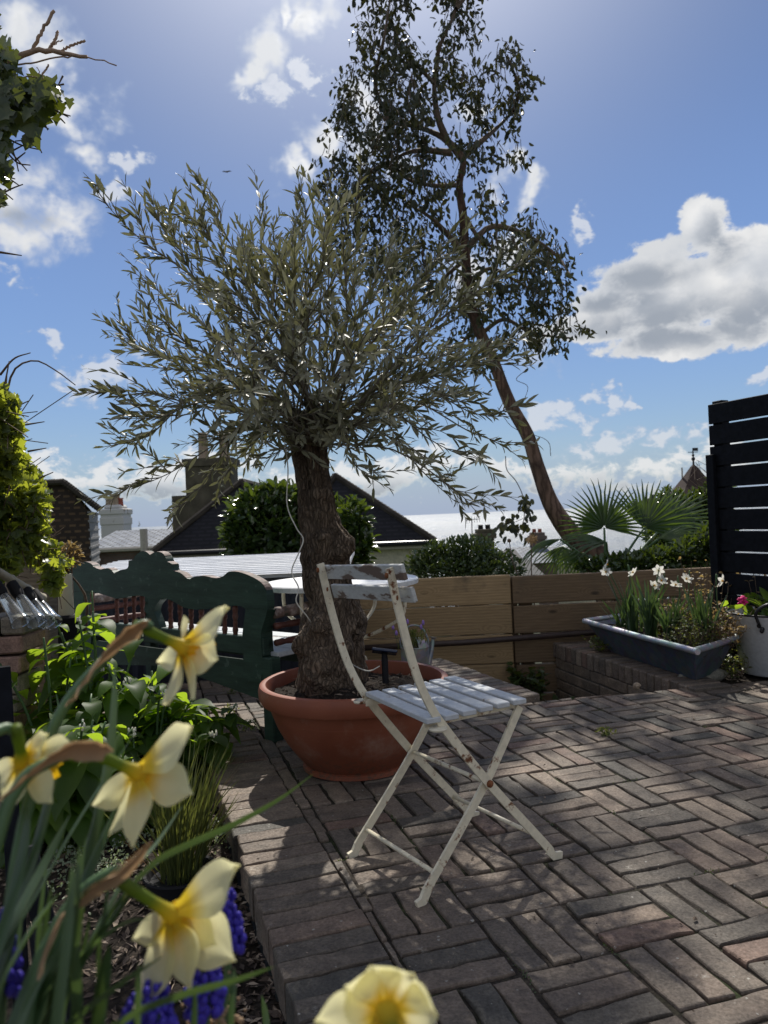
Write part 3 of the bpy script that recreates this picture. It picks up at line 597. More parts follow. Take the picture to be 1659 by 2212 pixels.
# hillside falling away to the sea
mb = MB(); ids = {}; ys = [5.75, 7, 9, 12, 16, 22, 30, 42, 60, 90, 140, 200, 300]; xs = [-240, -120, -60, -30, -15, -8, -3, 0, 3, 8, 15, 30, 60, 120, 240]
def hz_(y): return float(np.interp(y, [5, 9, 16, 30, 60, 120, 220, 300], [-1.1, -1.8, -3.6, -6.5, -13, -24, -39.6, -42]))
for j, y in enumerate(ys):
    for i, x in enumerate(xs): ids[i, j] = mb.vert((x, y, hz_(y) - .3 * mnoise.noise(V((x * .1, y * .1, 0)))))
for j in range(len(ys) - 1):
    for i in range(len(xs) - 1): mb.face(ids[i, j], ids[i + 1, j], ids[i + 1, j + 1], ids[i, j + 1])
struct('hillside', mb, MT['hill'], True)
mb = MB(); q = [mb.vert(p) for p in ((-60000, 200, -40), (60000, 200, -40), (60000, 90000, -40), (-60000, 90000, -40))]; mb.face(*q); struct('sea', mb, MT['sea'])
slab('garden_ground', [V((-12, -6, 0)), V((12, -6, 0)), V((12, .44, 0)), V((-12, .44, 0))], -.6, -.12, MT['soil'])
slab('garden_ground', [V((-12, .44, 0)), V((-2.88, .44, 0)), V((-2.88, 5.52, 0)), V((-12, 5.52, 0))], -.6, -.12, MT['soil'])
slab('garden_ground', [V((4.2, .44, 0)), V((12, .44, 0)), V((12, 5.52, 0)), V((4.2, 5.52, 0))], -.6, -.12, MT['soil'])
# ------------------------------------------------------------------ timber fences
def plank_fence(name, x0, x1, y, ztop, n, pitch, gap, th, mat, label, posts, slope=0.0, jit=0.0):
    t = thing(name, (x0, y, -.9), label, 'fence'); mb = MB()
    for i in range(n):
        zc = ztop - pitch * (i + .5); mb.tint = random.random(); j0 = random.uniform(-jit, jit); rt_ = Matrix.Rotation(random.gauss(0, .0018), 3, 'Y')
        mb.box(((x0 + x1) / 2 + j0, y + random.uniform(0, .004), zc), (x1 - x0, th, pitch - gap), rt_, .006)
    mb.build('boards', mat, t)
    for px in posts:
        mb = MB(); mb.tint = random.random(); mb.box((px, y + th / 2 + .045, ztop - .75), (.09, .088, 1.45), None, .006); mb.build('post', MT['sleeperdark'], t)
    return t
YF = 5.56
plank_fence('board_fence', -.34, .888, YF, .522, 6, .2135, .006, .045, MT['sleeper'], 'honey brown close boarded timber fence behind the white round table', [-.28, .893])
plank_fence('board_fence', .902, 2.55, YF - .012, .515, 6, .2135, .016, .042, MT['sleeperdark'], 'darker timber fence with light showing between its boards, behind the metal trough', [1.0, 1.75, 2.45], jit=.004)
mb = MB(); mb.tube([P(690, 1405, 5.47), P(1000, 1388, 5.47), P(1330, 1362, 5.47)], .021, 10)
o = mb.build('handrail', MT['pipe'], None, True); tag(o, 'brown pipe handrail fixed along the timber fence above the steps', 'handrail')
# black slatted screen on the right
BF0 = P(1546, 1200, 4.92); BF0.z = 0; bdir = V((.40, -.917, 0)).normalized(); bnn = V((-bdir.y, bdir.x, 0))
t = thing('slatted_screen', BF0, 'tall black stained slatted timber screen at the patio edge', 'fence')
rot = Matrix((bdir, bnn, V((0, 0, 1)))).transposed(); LBF = 2.1; mb = MB()
for i in range(13):
    z = 1.60 - .0625 - i * .1345; mb.tint = random.random(); mb.box(BF0 + bdir * (LBF / 2) + V((0, 0, z)), (LBF, .022, .125 + random.uniform(-.002, .002)), rot, .003)
mb.build('slats', MT['black'], t)
for s_ in (.05, 1.0, 2.0):
    mb = MB(); mb.box(BF0 + bdir * s_ - bnn * .0 + V((0, 0, .76)) + bnn * .045, (.075, .066, 1.72), rot, .004); mb.build('post', MT['black'], t)
mb = MB(); mb.box(BF0 + bdir * .02 + V((0, 0, .59)) - bnn * .026, (.06, .03, 1.38), rot, .003); mb.build('post', MT['black'], t)
# ------------------------------------------------------------------ folding chair
ca = R(32); cf = V((math.cos(ca), math.sin(ca), 0)); cw = V((math.sin(ca), -math.cos(ca), 0)); cc = V((.138, 2.194, 0))
def cp(s, w_, z): return cc + cf * s + cw * w_ + V((0, 0, z))
chair = thing('folding_chair', cc, 'white slatted folding garden chair with rust spots standing on the brick patio', 'chair')
def flatbar(mb, prof, w_, wid, th):
    # prof: list of (s,z); bar flat in the side plane, slightly thick across
    pts = [V((p[0], 0, p[1])) for p in prof]; m = len(pts); rows = []
    for i in range(m):
        t = (pts[min(i + 1, m - 1)] - pts[max(i - 1, 0)]).normalized(); nn = V((-t.z, 0, t.x)) * (wid[i] if hasattr(wid, '__len__') else wid) / 2
        row = []
        for sg, ww in ((-1, -th / 2), (1, -th / 2), (1, th / 2), (-1, th / 2)):
            q = pts[i] + nn * sg; row.append(mb.vert(cp(q.x, w_ + ww, q.z)))
        rows.append(row)
    for i in range(m - 1):
        for k in range(4): mb.face(rows[i][k], rows[i][(k + 1) % 4], rows[i + 1][(k + 1) % 4], rows[i + 1][k])
    mb.face(*rows[0][::-1]); mb.face(*rows[-1])
def sm2(prof, n):
    return [(p.x, p.z) for p in smooth_path([V((a, 0, b)) for a, b in prof], n)]
backp = sm2([(.222, .022), (.20, .050), (.012, .26), (-.125, .432), (-.176, .515), (-.210, .600), (-.243, .725), (-.270, .852)], 34)
wid_b = [.0215 if z > .45 else .0235 for s, z in backp]
for w_ in (.185, -.185):
    mb = MB(); flatbar(mb, backp, w_, wid_b, .007); flatbar(mb, [(.214, .028), (.232, .008), (.262, .004)], w_, [.0235, .022, .019], .010); mb.build('back_leg', MT['creampaint'], chair, True, 35)
    fp = sm2([(-.196, .03), (.012, .26), (.142, .44)], 14); mb = MB(); flatbar(mb, fp, w_ - .012 * (1 if w_ > 0 else -1), .0235, .007); flatbar(mb, [(-.190, .036), (-.206, .010), (-.226, .004)], w_ - .012 * (1 if w_ > 0 else -1), [.0235, .023, .020], .011); mb.build('front_leg', MT['creampaint'], chair, True, 35)
    mb = MB(); sg = 1 if w_ > 0 else -1
    mb.lathe([(0, -.006), (.010, -.005), (.010, .003), (.006, .007), (0, .008)], cp(.012, w_ + sg * .005, .26), 10, cw * sg); mb.build('pivot_bolt', MT['rust'], chair, True)
    mb = MB(); mb.lathe([(0, -.004), (.022, -.004), (.024, 0), (.022, .004), (0, .004)], cp(-.150, w_ + sg * .008, .436), 14); mb.build('hinge_plate', MT['creampaint'], chair, True, 40)
for s, z in ((.012, .26), (.165, .085), (-.165, .068)):
    mb = MB(); wi = .172 if z < .2 and s < 0 else .185; mb.tube([cp(s, -wi, z), cp(s, 0, z), cp(s, wi, z)], .0062, 8); mb.build('stretcher', MT['creampaint'], chair, True)
mb = MB(); rotc = Matrix((cf, -cw, V((0, 0, 1)))).transposed(); sk = R(-6); rots = rotc @ Matrix.Rotation(sk, 3, 'Z')
for i in range(6):
    s = -.142 + i * .0575; mb.box(cp(s, .008, .4585 - .002 * random.random()), (.042, .372 + random.uniform(-.004, .006), .014), rots, .002)
mb.build('seat', MT['seatpaint'], chair)
mb = MB()
for w_ in (.148, -.148): flatbar(mb, [(-.160, .440), (.0, .440), (.155, .440)], w_, .018, .005)
mb.build('seat_rail', MT['creampaint'], chair)
for s, z in ((-.266, .834), (-.240, .777)):
    mb = MB(); tl = Matrix.Rotation(R(-14), 3, V((0, 1, 0))); mb.box(cp(s + .016, .012, z), (.012, .425, .040), rotc @ tl @ Matrix.Rotation(R(-2.2), 3, 'X'), .0015); mb.build('back_slat', MT['backpaint'], chair)
    for sg in (-1, 1):
        mb = MB(); mb.lathe([(0, 0), (.008, .001), (.007, .004), (0, .006)], cp(s - .011, .185 * sg, z), 8, -cf); mb.build('bolt', MT['rust'], chair, True)
# ------------------------------------------------------------------ terracotta bowl and soil
PC = V((-.148, 3.06, 0))
bowl = thing('plant_pot', PC, 'large terracotta coloured bowl pot holding the old olive tree', 'plant pot')
mb = MB(); prof = [(0, .0), (.195, .0), (.215, .006), (.215, .022), (.205, .026), (.235, .060), (.275, .115), (.308, .175), (.330, .235), (.338, .262), (.343, .270), (.366, .274), (.376, .292), (.378, .322), (.372, .340), (.362, .345), (.349, .342), (.343, .325), (.340, .30), (.325, .22), (.26, .20), (0, .20)]
mb.lathe(prof, PC, 72); mb.build('bowl', MT['terracotta'], bowl, True, 40)
mb = MB(); n = 30; ids = {}
for i in range(n + 1):
    for j in range(48):
        r = .338 * i / n; a = 2 * math.pi * j / 48; p = V((r * math.cos(a), r * math.sin(a), 0)); ids[i, j] = mb.vert(PC + p + V((0, 0, .288 + .03 * (1 - (r / .338) ** 2) + .022 * mnoise.noise(p * 14) + .012 * mnoise.noise(p * 40))))
for i in range(n):
    for j in range(48): mb.face(ids[i, j], ids[i, (j + 1) % 48], ids[i + 1, (j + 1) % 48], ids[i + 1, j])
mb.build('potting_soil', MT['soil'], bowl, True)
mb = MB()
for _ in range(420):
    a, r = random.uniform(0, 6.28), .325 * math.sqrt(random.random()); p = V((r * math.cos(a), r * math.sin(a), 0)); p.z = .292 + .03 * (1 - (r / .338) ** 2) + .022 * mnoise.noise(p * 14)
    d = V((random.gauss(0, 1), random.gauss(0, 1), random.gauss(0, .35))).normalized() * random.uniform(.006, .03); s_ = d.cross(V((0, 0, 1))).normalized() * random.uniform(.001, .003); mb.tint = random.random() ** 1.5
    q = [mb.vert(PC + p - d), mb.vert(PC + p + s_ + V((0, 0, .004))), mb.vert(PC + p + d), mb.vert(PC + p - s_)]; mb.face(*q)
o = mb.build('soil_litter', MT['chip'], bowl); o['kind'] = 'stuff'
# solar panel on its stake in the pot
sp = P(832, 1448, 3.02); t = thing('solar_panel', sp, 'small black solar light panel on a stake in the olive pot soil', 'solar panel')
mb = MB(); mb.tube([sp - V((0, 0, .05)), sp + V((0, 0, .045)), sp + V((0, .004, .066))], [.013, .013, .011], 10); mb.build('stake', MT['blackplastic'], t, True, 50)
mb = MB(); rs = Matrix.Rotation(R(9), 3, 'Y') @ Matrix.Rotation(R(-20), 3, 'X'); mb.box(sp + V((0, .0, .074)), (.100, .070, .012), rs, .003); mb.build('panel', MT['solarcell'], t)
mb = MB(); mb.tube(smooth_path([sp + V((-.02, -.01, .02)), sp + V((-.06, -.02, .004)), sp + V((-.10, .0, .012)), sp + V((-.14, .03, .03))], 10), .0025, 5); mb.build('lead', MT['cord'], t, True)
# ------------------------------------------------------------------ carved green bench seen from behind
z3 = lambda x, y: (115.2 + x * .3472, 1175 + y * .3472)
BR = P(582, 1341, 3.42); BL = P(150, 1300, 4.52); bt = V((BL.x - BR.x, BL.y - BR.y, 0)).normalized(); bN = V((bt.y, -bt.x, 0))
if bN.y < 0: bN = -bN
BQ = V((BR.x, BR.y, 0))
def bp(x, y): return onplane(*z3(x, y), BQ, bN)
def bs(s, n_, z): return BQ + bt * s + bN * n_ + V((0, 0, z))
bench = thing('garden_bench', BQ + bt * .85, 'old dark green carved wooden bench seen from behind with red brown spindles', 'bench')
def outl(mb, pts, thick=.045, back=0):
    q = [bp(*p) for p in pts]; mb.prism([((p - BQ).dot(bt), p.z) for p in q], lambda a, b: bs(a, back, b), bN * thick)
def curve2(pts, k=3):
    pp = smooth_path([V((a, b, 0)) for a, b in pts], (len(pts) - 1) * k + 1); return [(p.x, p.y) for p in pp]
top = curve2([(92, 300), (92, 205), (112, 160), (150, 124), (200, 113), (236, 126), (256, 147), (290, 161)]) + curve2([(300, 160), (335, 152), (362, 165), (378, 182)]) + curve2([(386, 180), (420, 164), (462, 152), (468, 105)])[1:] + curve2([(496, 100), (512, 72), (540, 50), (572, 48), (600, 70)]) + curve2([(606, 64), (640, 50), (676, 58), (698, 84), (710, 112)])[1:] + curve2([(738, 128), (745, 166), (790, 182), (826, 212), (850, 219)]) + curve2([(856, 213), (880, 203), (940, 201), (1000, 214), (1046, 208), (1082, 180)]) + curve2([(1090, 172), (1150, 176), (1220, 200), (1290, 240), (1322, 290), (1332, 352)])
mb = MB(); outl(mb, top + curve2([(1332, 410), (1195, 412)], 2) + curve2([(1190, 400), (1160, 386), (1090, 386), (1000, 401), (900, 408), (820, 398), (760, 366), (705, 341), (664, 338)]) + curve2([(585, 338), (545, 322), (480, 326), (400, 340), (320, 318), (215, 291), (188, 291)]), .042)
crest = mb.build('crest_rail', MT['green'], bench)
mb = MB()
for i in range(len(top) - 1):
    a, b = bp(*top[i]), bp(*top[i + 1]); d = b - a
    if d.length < .012: continue
    e = d.normalized(); up_ = bN.cross(e); up_ = up_ if up_.z > 0 or abs(e.z) > .9 else -up_
    q = [mb.vert(p + up_ * .002 + bN * o_) for p, o_ in ((a, .001), (b, .001), (b, .041), (a, .041))]; mb.face(*q)
mb.build('worn_edge', MT['worn'], bench)
mb = MB(); outl(mb, curve2([(592, 338), (590, 420), (596, 540)], 2) + curve2([(664, 540), (655, 500), (640, 460), (626, 420), (636, 380), (662, 350), (664, 338)]), .04, .002); mb.build('centre_splat', MT['green'], bench)
mb = MB(); outl(mb, curve2([(1195, 412), (1186, 480), (1176, 560), (1180, 640), (1182, 760), (1180, 852)], 2) + [(1290, 866)] + curve2([(1304, 760), (1296, 640), (1292, 560), (1306, 500), (1322, 450), (1332, 412)], 2), .07, 0); mb.build('end_post', MT['green'], bench)
mb = MB(); outl(mb, [(92, 305), (110, 400), (125, 480), (122, 600), (150, 640)] + curve2([(232, 640), (236, 560), (225, 500), (186, 470), (180, 400), (186, 330), (188, 291)], 2), .07, 0); mb.build('end_post', MT['green'], bench)
for x0, y0, y1 in ((222, 300, 470), (374, 342, 492), (428, 334, 500), (480, 326, 508), (532, 322, 515), (708, 345, 545), (768, 372, 556), (836, 402, 566), (900, 408, 576), (968, 404, 585), (1044, 396, 594), (1110, 388, 602)):
    a, b = bp(x0, y0), bp(x0 + 3, y1); a += bN * .02; b += bN * .02; k = 22; mb = MB()
    rr = [.011 + .0035 * math.sin(i / (k - 1) * math.pi * 5) ** 2 - .003 * (abs(i / (k - 1) - .5) < .1) for i in range(k)]
    mb.tube([a.lerp(b, i / (k - 1)) for i in range(k)], rr, 8); mb.build('spindle', MT['spindle'], bench, True)
def zs(x, y): return (bp(x, y) - BQ).dot(bt), bp(x, y).z
LB_ = (bp(110, 300) - BQ).dot(bt)
mb = MB(); rb = Matrix((bt, bN, V((0, 0, 1)))).transposed(); zr = bp(900, 600).z
mb.box(bs(LB_ / 2, .022, zr), (LB_ - .1, .04, .085), rb, .005); mb.build('lower_rail', MT['green'], bench)
mb = MB()
for i in range(4): mb.box(bs(LB_ / 2, .055 + .115 * i + .05, .375), (LB_ - .02, .108, .024), rb, .004)
mb.build('seat', MT['benchseat'], bench)
mb = MB(); mb.prism([(.06, .345), (LB_ - .06, .345), (LB_ - .06, .20), (LB_ * .72, .23), (LB_ / 2, .26), (LB_ * .3, .23), (.06, .17)], lambda a, b: bs(a, .01, b), bN * .03); mb.build('apron', MT['green'], bench)
mb = MB(); mb.prism([(.06, .345), (LB_ - .06, .345), (LB_ - .06, .24), (.06, .24)], lambda a, b: bs(a, .49, b), bN * .03); mb.build('apron', MT['green'], bench)
for s_, n_ in ((.035, .03), (LB_ - .04, .03), (.035, .50), (LB_ - .04, .50)):
    zt = .37 if n_ < .2 else .56; mb = MB(); mb.box(bs(s_, n_, (ZT + zt) / 2), (.068, .06, zt - ZT), rb, .006); mb.build('leg', MT['green'], bench)
for s_ in (.02, LB_ - .02):
    for z, r_ in ((.565, .026), (.505, .015), (.43, .015)):
        k = 16; rr = [r_ * (1.0 - .22 * (1 if (i in (2, 13)) else 0) + .12 * math.sin(i / 15 * math.pi)) for i in range(k)]; mb = MB()
        mb.tube([bs(s_, lerp(.05, .50, i / (k - 1)), z) for i in range(k)], rr, 10); mb.build('arm' if z > .55 else 'arm_rail', MT['worn'] if z > .55 else MT['spindle'], bench, True)
# ------------------------------------------------------------------ round white table
TC = P(736, 1254, 3.85); ZTT = TC.z; tbl = thing('garden_table', (TC.x, TC.y, ZT), 'round white metal garden table with scrolled legs behind the olive trunk', 'table')
mb = MB(); RT = .388; prof = [(0, -.002)]
for i in range(1, 20): r_ = RT * i / 20; prof.append((r_, .0022 * math.cos(i * math.pi)))
prof += [(RT - .006, .003), (RT, -.002), (RT, -.022), (RT - .006, -.024), (RT - .012, -.010), (0, -.010)]
mb.lathe(prof, TC, 72); mb.build('tabletop', MT['tablemetal'], tbl, True, 35)
for a in (R(-28), R(62), R(152), R(242)):
    u = V((math.cos(a), math.sin(a), 0)); b0 = V((TC.x, TC.y, 0)); zt = ZTT - .02; mb = MB()
    path = [b0 + u * .352 + V((0, 0, zt)), b0 + u * .352 + V((0, 0, zt - .10)), b0 + u * .325 + V((0, 0, zt - .16)), b0 + u * .22 + V((0, 0, zt - .22)), b0 + u * .06 + V((0, 0, zt - .29)), b0 + u * .02 + V((0, 0, zt - .36)), b0 + u * .10 + V((0, 0, zt - .50)), b0 + u * .26 + V((0, 0, ZT + .05)), b0 + u * .33 + V((0, 0, ZT + .008))]
    mb.tube(smooth_path(path, 40), .0095, 8); mb.build('leg', MT['creampaint'], tbl, True)
    mb = MB(); sc = []
    for i in range(26): th = i / 25 * 4.6; r_ = .062 * (1 - i / 25 * .62); sc.append(b0 + u * (.19 + r_ * math.cos(th + 2.8)) + V((0, 0, ZT + .30 + r_ * math.sin(th + 2.8))))
    sc = [b0 + u * .20 + V((0, 0, ZT + .10)), b0 + u * .15 + V((0, 0, ZT + .22))] + sc; mb.tube(smooth_path(sc, 50), .006, 6); mb.build('scroll', MT['creampaint'], tbl, True)
# ------------------------------------------------------------------ watering can on the wall coping
WC = P(897, 1427, 4.62); WC.z = .036; can = thing('watering_can', WC, 'small galvanised watering can planted with lavender on the brick coping', 'watering can')
mb = MB(); mb.lathe([(0, 0), (.078, 0), (.080, .004), (.086, .15), (.089, .153), (.087, .158), (.081, .155), (.076, .02), (0, .02)], WC, 30); mb.build('body', MT['can'], can, True, 40)
mb = MB(); mb.lathe([(.086, .0), (.075, .03), (.045, .05), (0, .056)], WC + V((.0, .0, .152)), 24); 
keep = [f for f in mb.f if sum(mb.v[i][0] for i in f) / len(f) > WC.x + .012]; mb.f = keep; mb.build('half_lid', MT['can'], can, True)
mb = MB(); mb.tube(smooth_path([WC + V((-.078, 0, .12)), WC + V((-.082, 0, .20)), WC + V((-.03, 0, .275)), WC + V((.04, 0, .27)), WC + V((.08, 0, .20)), WC + V((.083, 0, .12))], 24), .006, 8); mb.build('handle', MT['can'], can, True)
mb = MB(); mb.tube([WC + V((.075, .0, .045)), WC + V((.10, .02, .12)), WC + V((.115, .03, .19))], [.022, .015, .010], 10); mb.lathe([(.010, 0), (.024, .012), (0, .014)], WC + V((.115, .03, .188)), 12, (.15, .08, .6)); mb.build('spout', MT['can'], can, True, 40)
mb = MB(); mb.lathe([(0, .003), (.078, 0)], WC + V((0, 0, .135)), 20); mb.build('compost', MT['soil'], can)
# ------------------------------------------------------------------ zinc trough on the wall
RFL, RFR = P(1262, 1340, 5.20), P(1500, 1410, 3.98); RFL.z = RFR.z = .214; RBR = P(1590, 1378, 4.32); RBL = V((1.70, 5.44, 0)); RBR.z = RBL.z = .214
tdv = (RFR - RFL); TL = tdv.length; td = tdv.normalized(); tb_ = ((RBR - RFR).normalized() + (RBL - RFL).normalized()).normalized(); TW = .45
def tp(s, b, z):
    u, v = s / TL, b / TW; a_, b_ = RFL.lerp(RFR, u) , RBL.lerp(RBR, u); q = a_.lerp(b_, v); q.z = z; return q
tr = thing('metal_trough', tp(TL / 2, TW / 2, .02), 'grey metal trough planted with white narcissi standing on the brick wall', 'trough')
def ring(i, z, ex=0): return [(i * 1.6 + ex, i, z), (TL - i * .9, i, z), (TL - i * .9, TW - i, z), (i * 1.6 + ex, TW - i, z)]
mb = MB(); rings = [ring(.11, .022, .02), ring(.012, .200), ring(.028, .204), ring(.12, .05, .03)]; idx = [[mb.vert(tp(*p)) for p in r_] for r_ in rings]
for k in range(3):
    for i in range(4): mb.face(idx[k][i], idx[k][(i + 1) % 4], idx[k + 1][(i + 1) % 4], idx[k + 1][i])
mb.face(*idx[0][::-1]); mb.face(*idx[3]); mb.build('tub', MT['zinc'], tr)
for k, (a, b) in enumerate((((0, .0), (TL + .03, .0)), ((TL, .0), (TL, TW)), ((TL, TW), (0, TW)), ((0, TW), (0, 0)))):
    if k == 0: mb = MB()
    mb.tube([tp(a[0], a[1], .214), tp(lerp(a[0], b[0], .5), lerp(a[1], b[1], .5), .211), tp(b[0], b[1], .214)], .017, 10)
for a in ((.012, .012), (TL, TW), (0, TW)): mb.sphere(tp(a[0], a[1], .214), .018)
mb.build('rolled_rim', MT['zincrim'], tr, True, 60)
mb = MB(); ids = {}
for i in range(31):
    for j in range(13):
        s_, b_ = lerp(.05, TL - .03, i / 30), lerp(.035, TW - .035, j / 12); ids[i, j] = mb.vert(tp(s_, b_, .172 + .02 * mnoise.noise(V((s_ * 12, b_ * 12, 3))) + .01 * mnoise.noise(V((s_ * 40, b_ * 40, 3)))))
for i in range(30):
    for j in range(12): mb.face(ids[i, j], ids[i + 1, j], ids[i + 1, j + 1], ids[i, j + 1])
mb.build('compost', MT['soil'], tr, True)
# ------------------------------------------------------------------ enamel bucket
BC = G(1650, 1440, 0); BC.y = 4.42; BC.x = 2.20; bk = thing('bucket', BC, 'white enamel bucket with black rim and handle holding a pink geranium', 'bucket')
mb = MB(); mb.lathe([(0, .0), (.165, .0), (.172, .006), (.226, .325), (.238, .338), (.240, .346), (.234, .350), (.224, .338), (.168, .03), (0, .03)], BC + V((0, 0, -.012)), 48); mb.build('pail', MT['enamel'], bk, True, 50)
mb = MB()
for i in range(49): pass
mb.tube([BC + V((.238 * math.cos(i / 48 * 2 * math.pi), .238 * math.sin(i / 48 * 2 * math.pi), .337)) for i in range(49)], .0065, 6); mb.build('rim', MT['enamelblack'], bk, True)
mb = MB(); hd = V((-.42, -.90, 0)).normalized(); hs = V((hd.y * -1, hd.x, 0)); h0 = BC + hd * .245
mb.tube(smooth_path([h0 + hs * -.07 + V((0, 0, .29)), h0 + hs * -.085 + hd * .012 + V((0, 0, .36)), h0 + hs * -.03 + hd * .02 + V((0, 0, .405)), h0 + hs * .03 + hd * .02 + V((0, 0, .405)), h0 + hs * .085 + hd * .012 + V((0, 0, .36)), h0 + hs * .06 + V((0, 0, .28))], 26), .009, 8); mb.build('handle', MT['enamelblack'], bk, True)
for sg in (-1, 1):
    mb = MB(); h1 = BC + (hd + hs * sg * .30).normalized() * .232 + V((0, 0, .275))
    for q in range(3): mb.sphere(h1 + hs * random.uniform(-.02, .02) + V((0, 0, random.uniform(-.02, .012))) + hd * .002, .013, 8, 6, (1, .6, 1))
    mb.build('handle_lug', MT['enamelblack'], bk, True)
mb = MB(); mb.lathe([(0, .01), (.215, 0)], BC + V((0, 0, .255)), 24); mb.build('compost', MT['soil'], bk)
# stone, snail shell
t = thing('edging_stone', G(1530, 1462, 0), 'rough lichened stone lying beside the enamel bucket', 'stone')
mb = MB(); c0 = P(1520, 1457, 4.32); c0.z = .01
mb.sphere(c0, 1, 20, 12, (.17, .06, .045))
for i, p in enumerate(mb.v):
    d = mnoise.noise(V(p) * 9) * .022 + mnoise.noise(V(p) * 30) * .008; q = V(p) - c0; rr_ = Matrix.Rotation(R(14), 3, 'Z') @ q; q = rr_ * (1 + d * 9); mb.v[i] = tuple(c0 + q)
mb.build('rock', MT['stone'], t, True)
sc_ = G(1376, 1490, 0); o = None; mb = MB()
pts = [sc_ + V((.012 * math.cos(a) * (1 - a / 16), .008 * math.sin(a * .5), .016 + .012 * math.sin(a) * (1 - a / 16))) for a in np.linspace(0, 12, 40)]
mb.tube(pts, list(np.linspace(.013, .003, 40)), 8); o = mb.build('snail_shell', MT['claypot'], None, True); tag(o, 'small round brown snail shell on the far edge of the patio', 'shell')
# ------------------------------------------------------------------ trunks with relief
def organic(mb, pts, rads, n, seg, amp, fz=2.0, burls=()):
    pp = smooth_path(pts, seg); rr = interp(rads, seg); a = V((1, 0, 0)); rings = []
    for i, p in enumerate(pp):
        t = (pp[min(i + 1, seg - 1)] - pp[max(i - 1, 0)]).normalized(); a = (a - t * a.dot(t)).normalized(); b = t.cross(a); ring_ = []
        for k in range(n):
            th = 2 * math.pi * k / n; d = a * math.cos(th) + b * math.sin(th); q = p + d * rr[i]
            f = mnoise.fractal(V((d.x * 2.2, d.y * 2.2, q.z * fz)), 1.0, 2.0, 4) * amp + amp * .55 * abs(mnoise.noise(V((math.cos(th) * 5, math.sin(th) * 5, q.z * 1.5)))) + amp * .35 * mnoise.noise(q * 22)
            q += d * f
            for bc, br, bh in burls:
                e = (q - bc).length / br
                if e < 1: q += (q - p).normalized() * bh * (1 - e * e) ** 2 * (1 + .5 * mnoise.noise(q * 28))
            ring_.append(mb.vert(q))
        rings.append(ring_)
    for i in range(seg - 1):
        for k in range(n): mb.face(rings[i][k], rings[i][(k + 1) % n], rings[i + 1][(k + 1) % n], rings[i + 1][k])
    mb.face(*rings[-1]); return pp
# ------------------------------------------------------------------ the olive
DO = 3.10
olive = thing('olive_tree', (PC.x, PC.y, .29), 'old gnarled olive tree with silvery narrow leaves growing in the terracotta bowl', 'tree')
tp_ = [P(716, 1510, DO), P(714, 1450, DO), P(712, 1400, DO), P(714, 1356, DO), P(722, 1315, DO), P(714, 1275, DO), P(706, 1215, DO), P(704, 1170, DO), P(690, 1110, DO), P(680, 1035, DO), P(672, 955, DO), P(674, 905, DO)]
tr_ = [.150, .128, .120, .115, .094, .078, .080, .078, .064, .064, .070, .070]
bur = [(P(752, 1172, DO - .05), .10, .048), (P(735, 1200, DO - .09), .06, .035), (P(655, 1390, DO - .08), .09, .05), (P(775, 1345, DO - .05), .09, .045), (P(700, 1160, DO - .10), .05, .035), (P(745, 1400, DO - .12), .06, .04), (P(690, 1350, DO - .12), .06, .03), (P(690, 1180, DO - .10), .09, .028), (P(630, 935, DO), .08, .03), (P(720, 930, DO - .03), .08, .03), (P(700, 1450, DO - .12), .12, .05), (P(655, 1280, DO - .04), .07, .02), (P(740, 1290, DO - .1), .08, .025)]
mb = MB(); organic(mb, tp_, tr_, 110, 190, .026, 1.1, bur); mb.build('trunk', MT['olivebark'], olive, True)
# branches: (tip px, tip py, depth offset)
tips = [(214, 425, -.15), (330, 455, .1), (455, 435, -.1), (575, 450, .25), (520, 520, .5), (640, 365, .0), (705, 385, .35), (780, 440, -.3), (850, 560, .3), (905, 520, .1), (1000, 545, -.2), (1145, 560, -.45), (1070, 640, -.2), (1150, 790, .1), (1040, 740, .5), (1110, 900, -.1), (1125, 965, .2), (1030, 1000, -.3), (1035, 1112, .0), (985, 1085, .25), (850, 1060, -.2), (183, 850, -.1), (262, 732, .25), (240, 905, -.35), (212, 968, .05), (305, 1048, -.15), (300, 600, .4), (372, 1110, -.1), (395, 560, -.5), (268, 745, -.2), (470, 1045, .3), (350, 690, -.6), (430, 640, .6), (560, 600, -.7), (700, 520, -.7), (820, 640, -.75), (930, 760, -.6), (600, 530, .7), (760, 560, .8), (900, 660, .8), (480, 760, -.8), (560, 900, -.6), (850, 900, -.7), (400, 860, .6), (960, 880, .7), (640, 690, -.9), (780, 760, -.9), (420, 950, -.5), (900, 1000, -.4), (560, 1010, .4), (330, 900, -.2), (380, 800, -.3), (500, 850, -.85), (720, 840, -.8), (1000, 820, -.35), (1060, 850, .3), (880, 820, -.2), (600, 800, .5), (500, 690, .2), (660, 600, .3), (740, 660, -.4), (460, 560, -.25), (950, 640, .4), (370, 520, .2), (430, 480, -.2), (690, 470, -.3), (560, 560, -.3), (850, 700, .1)]
B_, A_, N_, L_, W_, T_ = [], [], [], [], [], []
tw = MB(); tw.tint = .5
hub = [P(640, 925, DO), P(690, 905, DO), P(720, 930, DO), P(670, 890, DO + .05), P(700, 960, DO - .08)]
def olive_leaf(p, ax, side_, ln):
    B_.append(p); A_.append(ax); N_.append(side_); L_.append(ln); W_.append(ln * random.uniform(.18, .25)); T_.append(random.random())
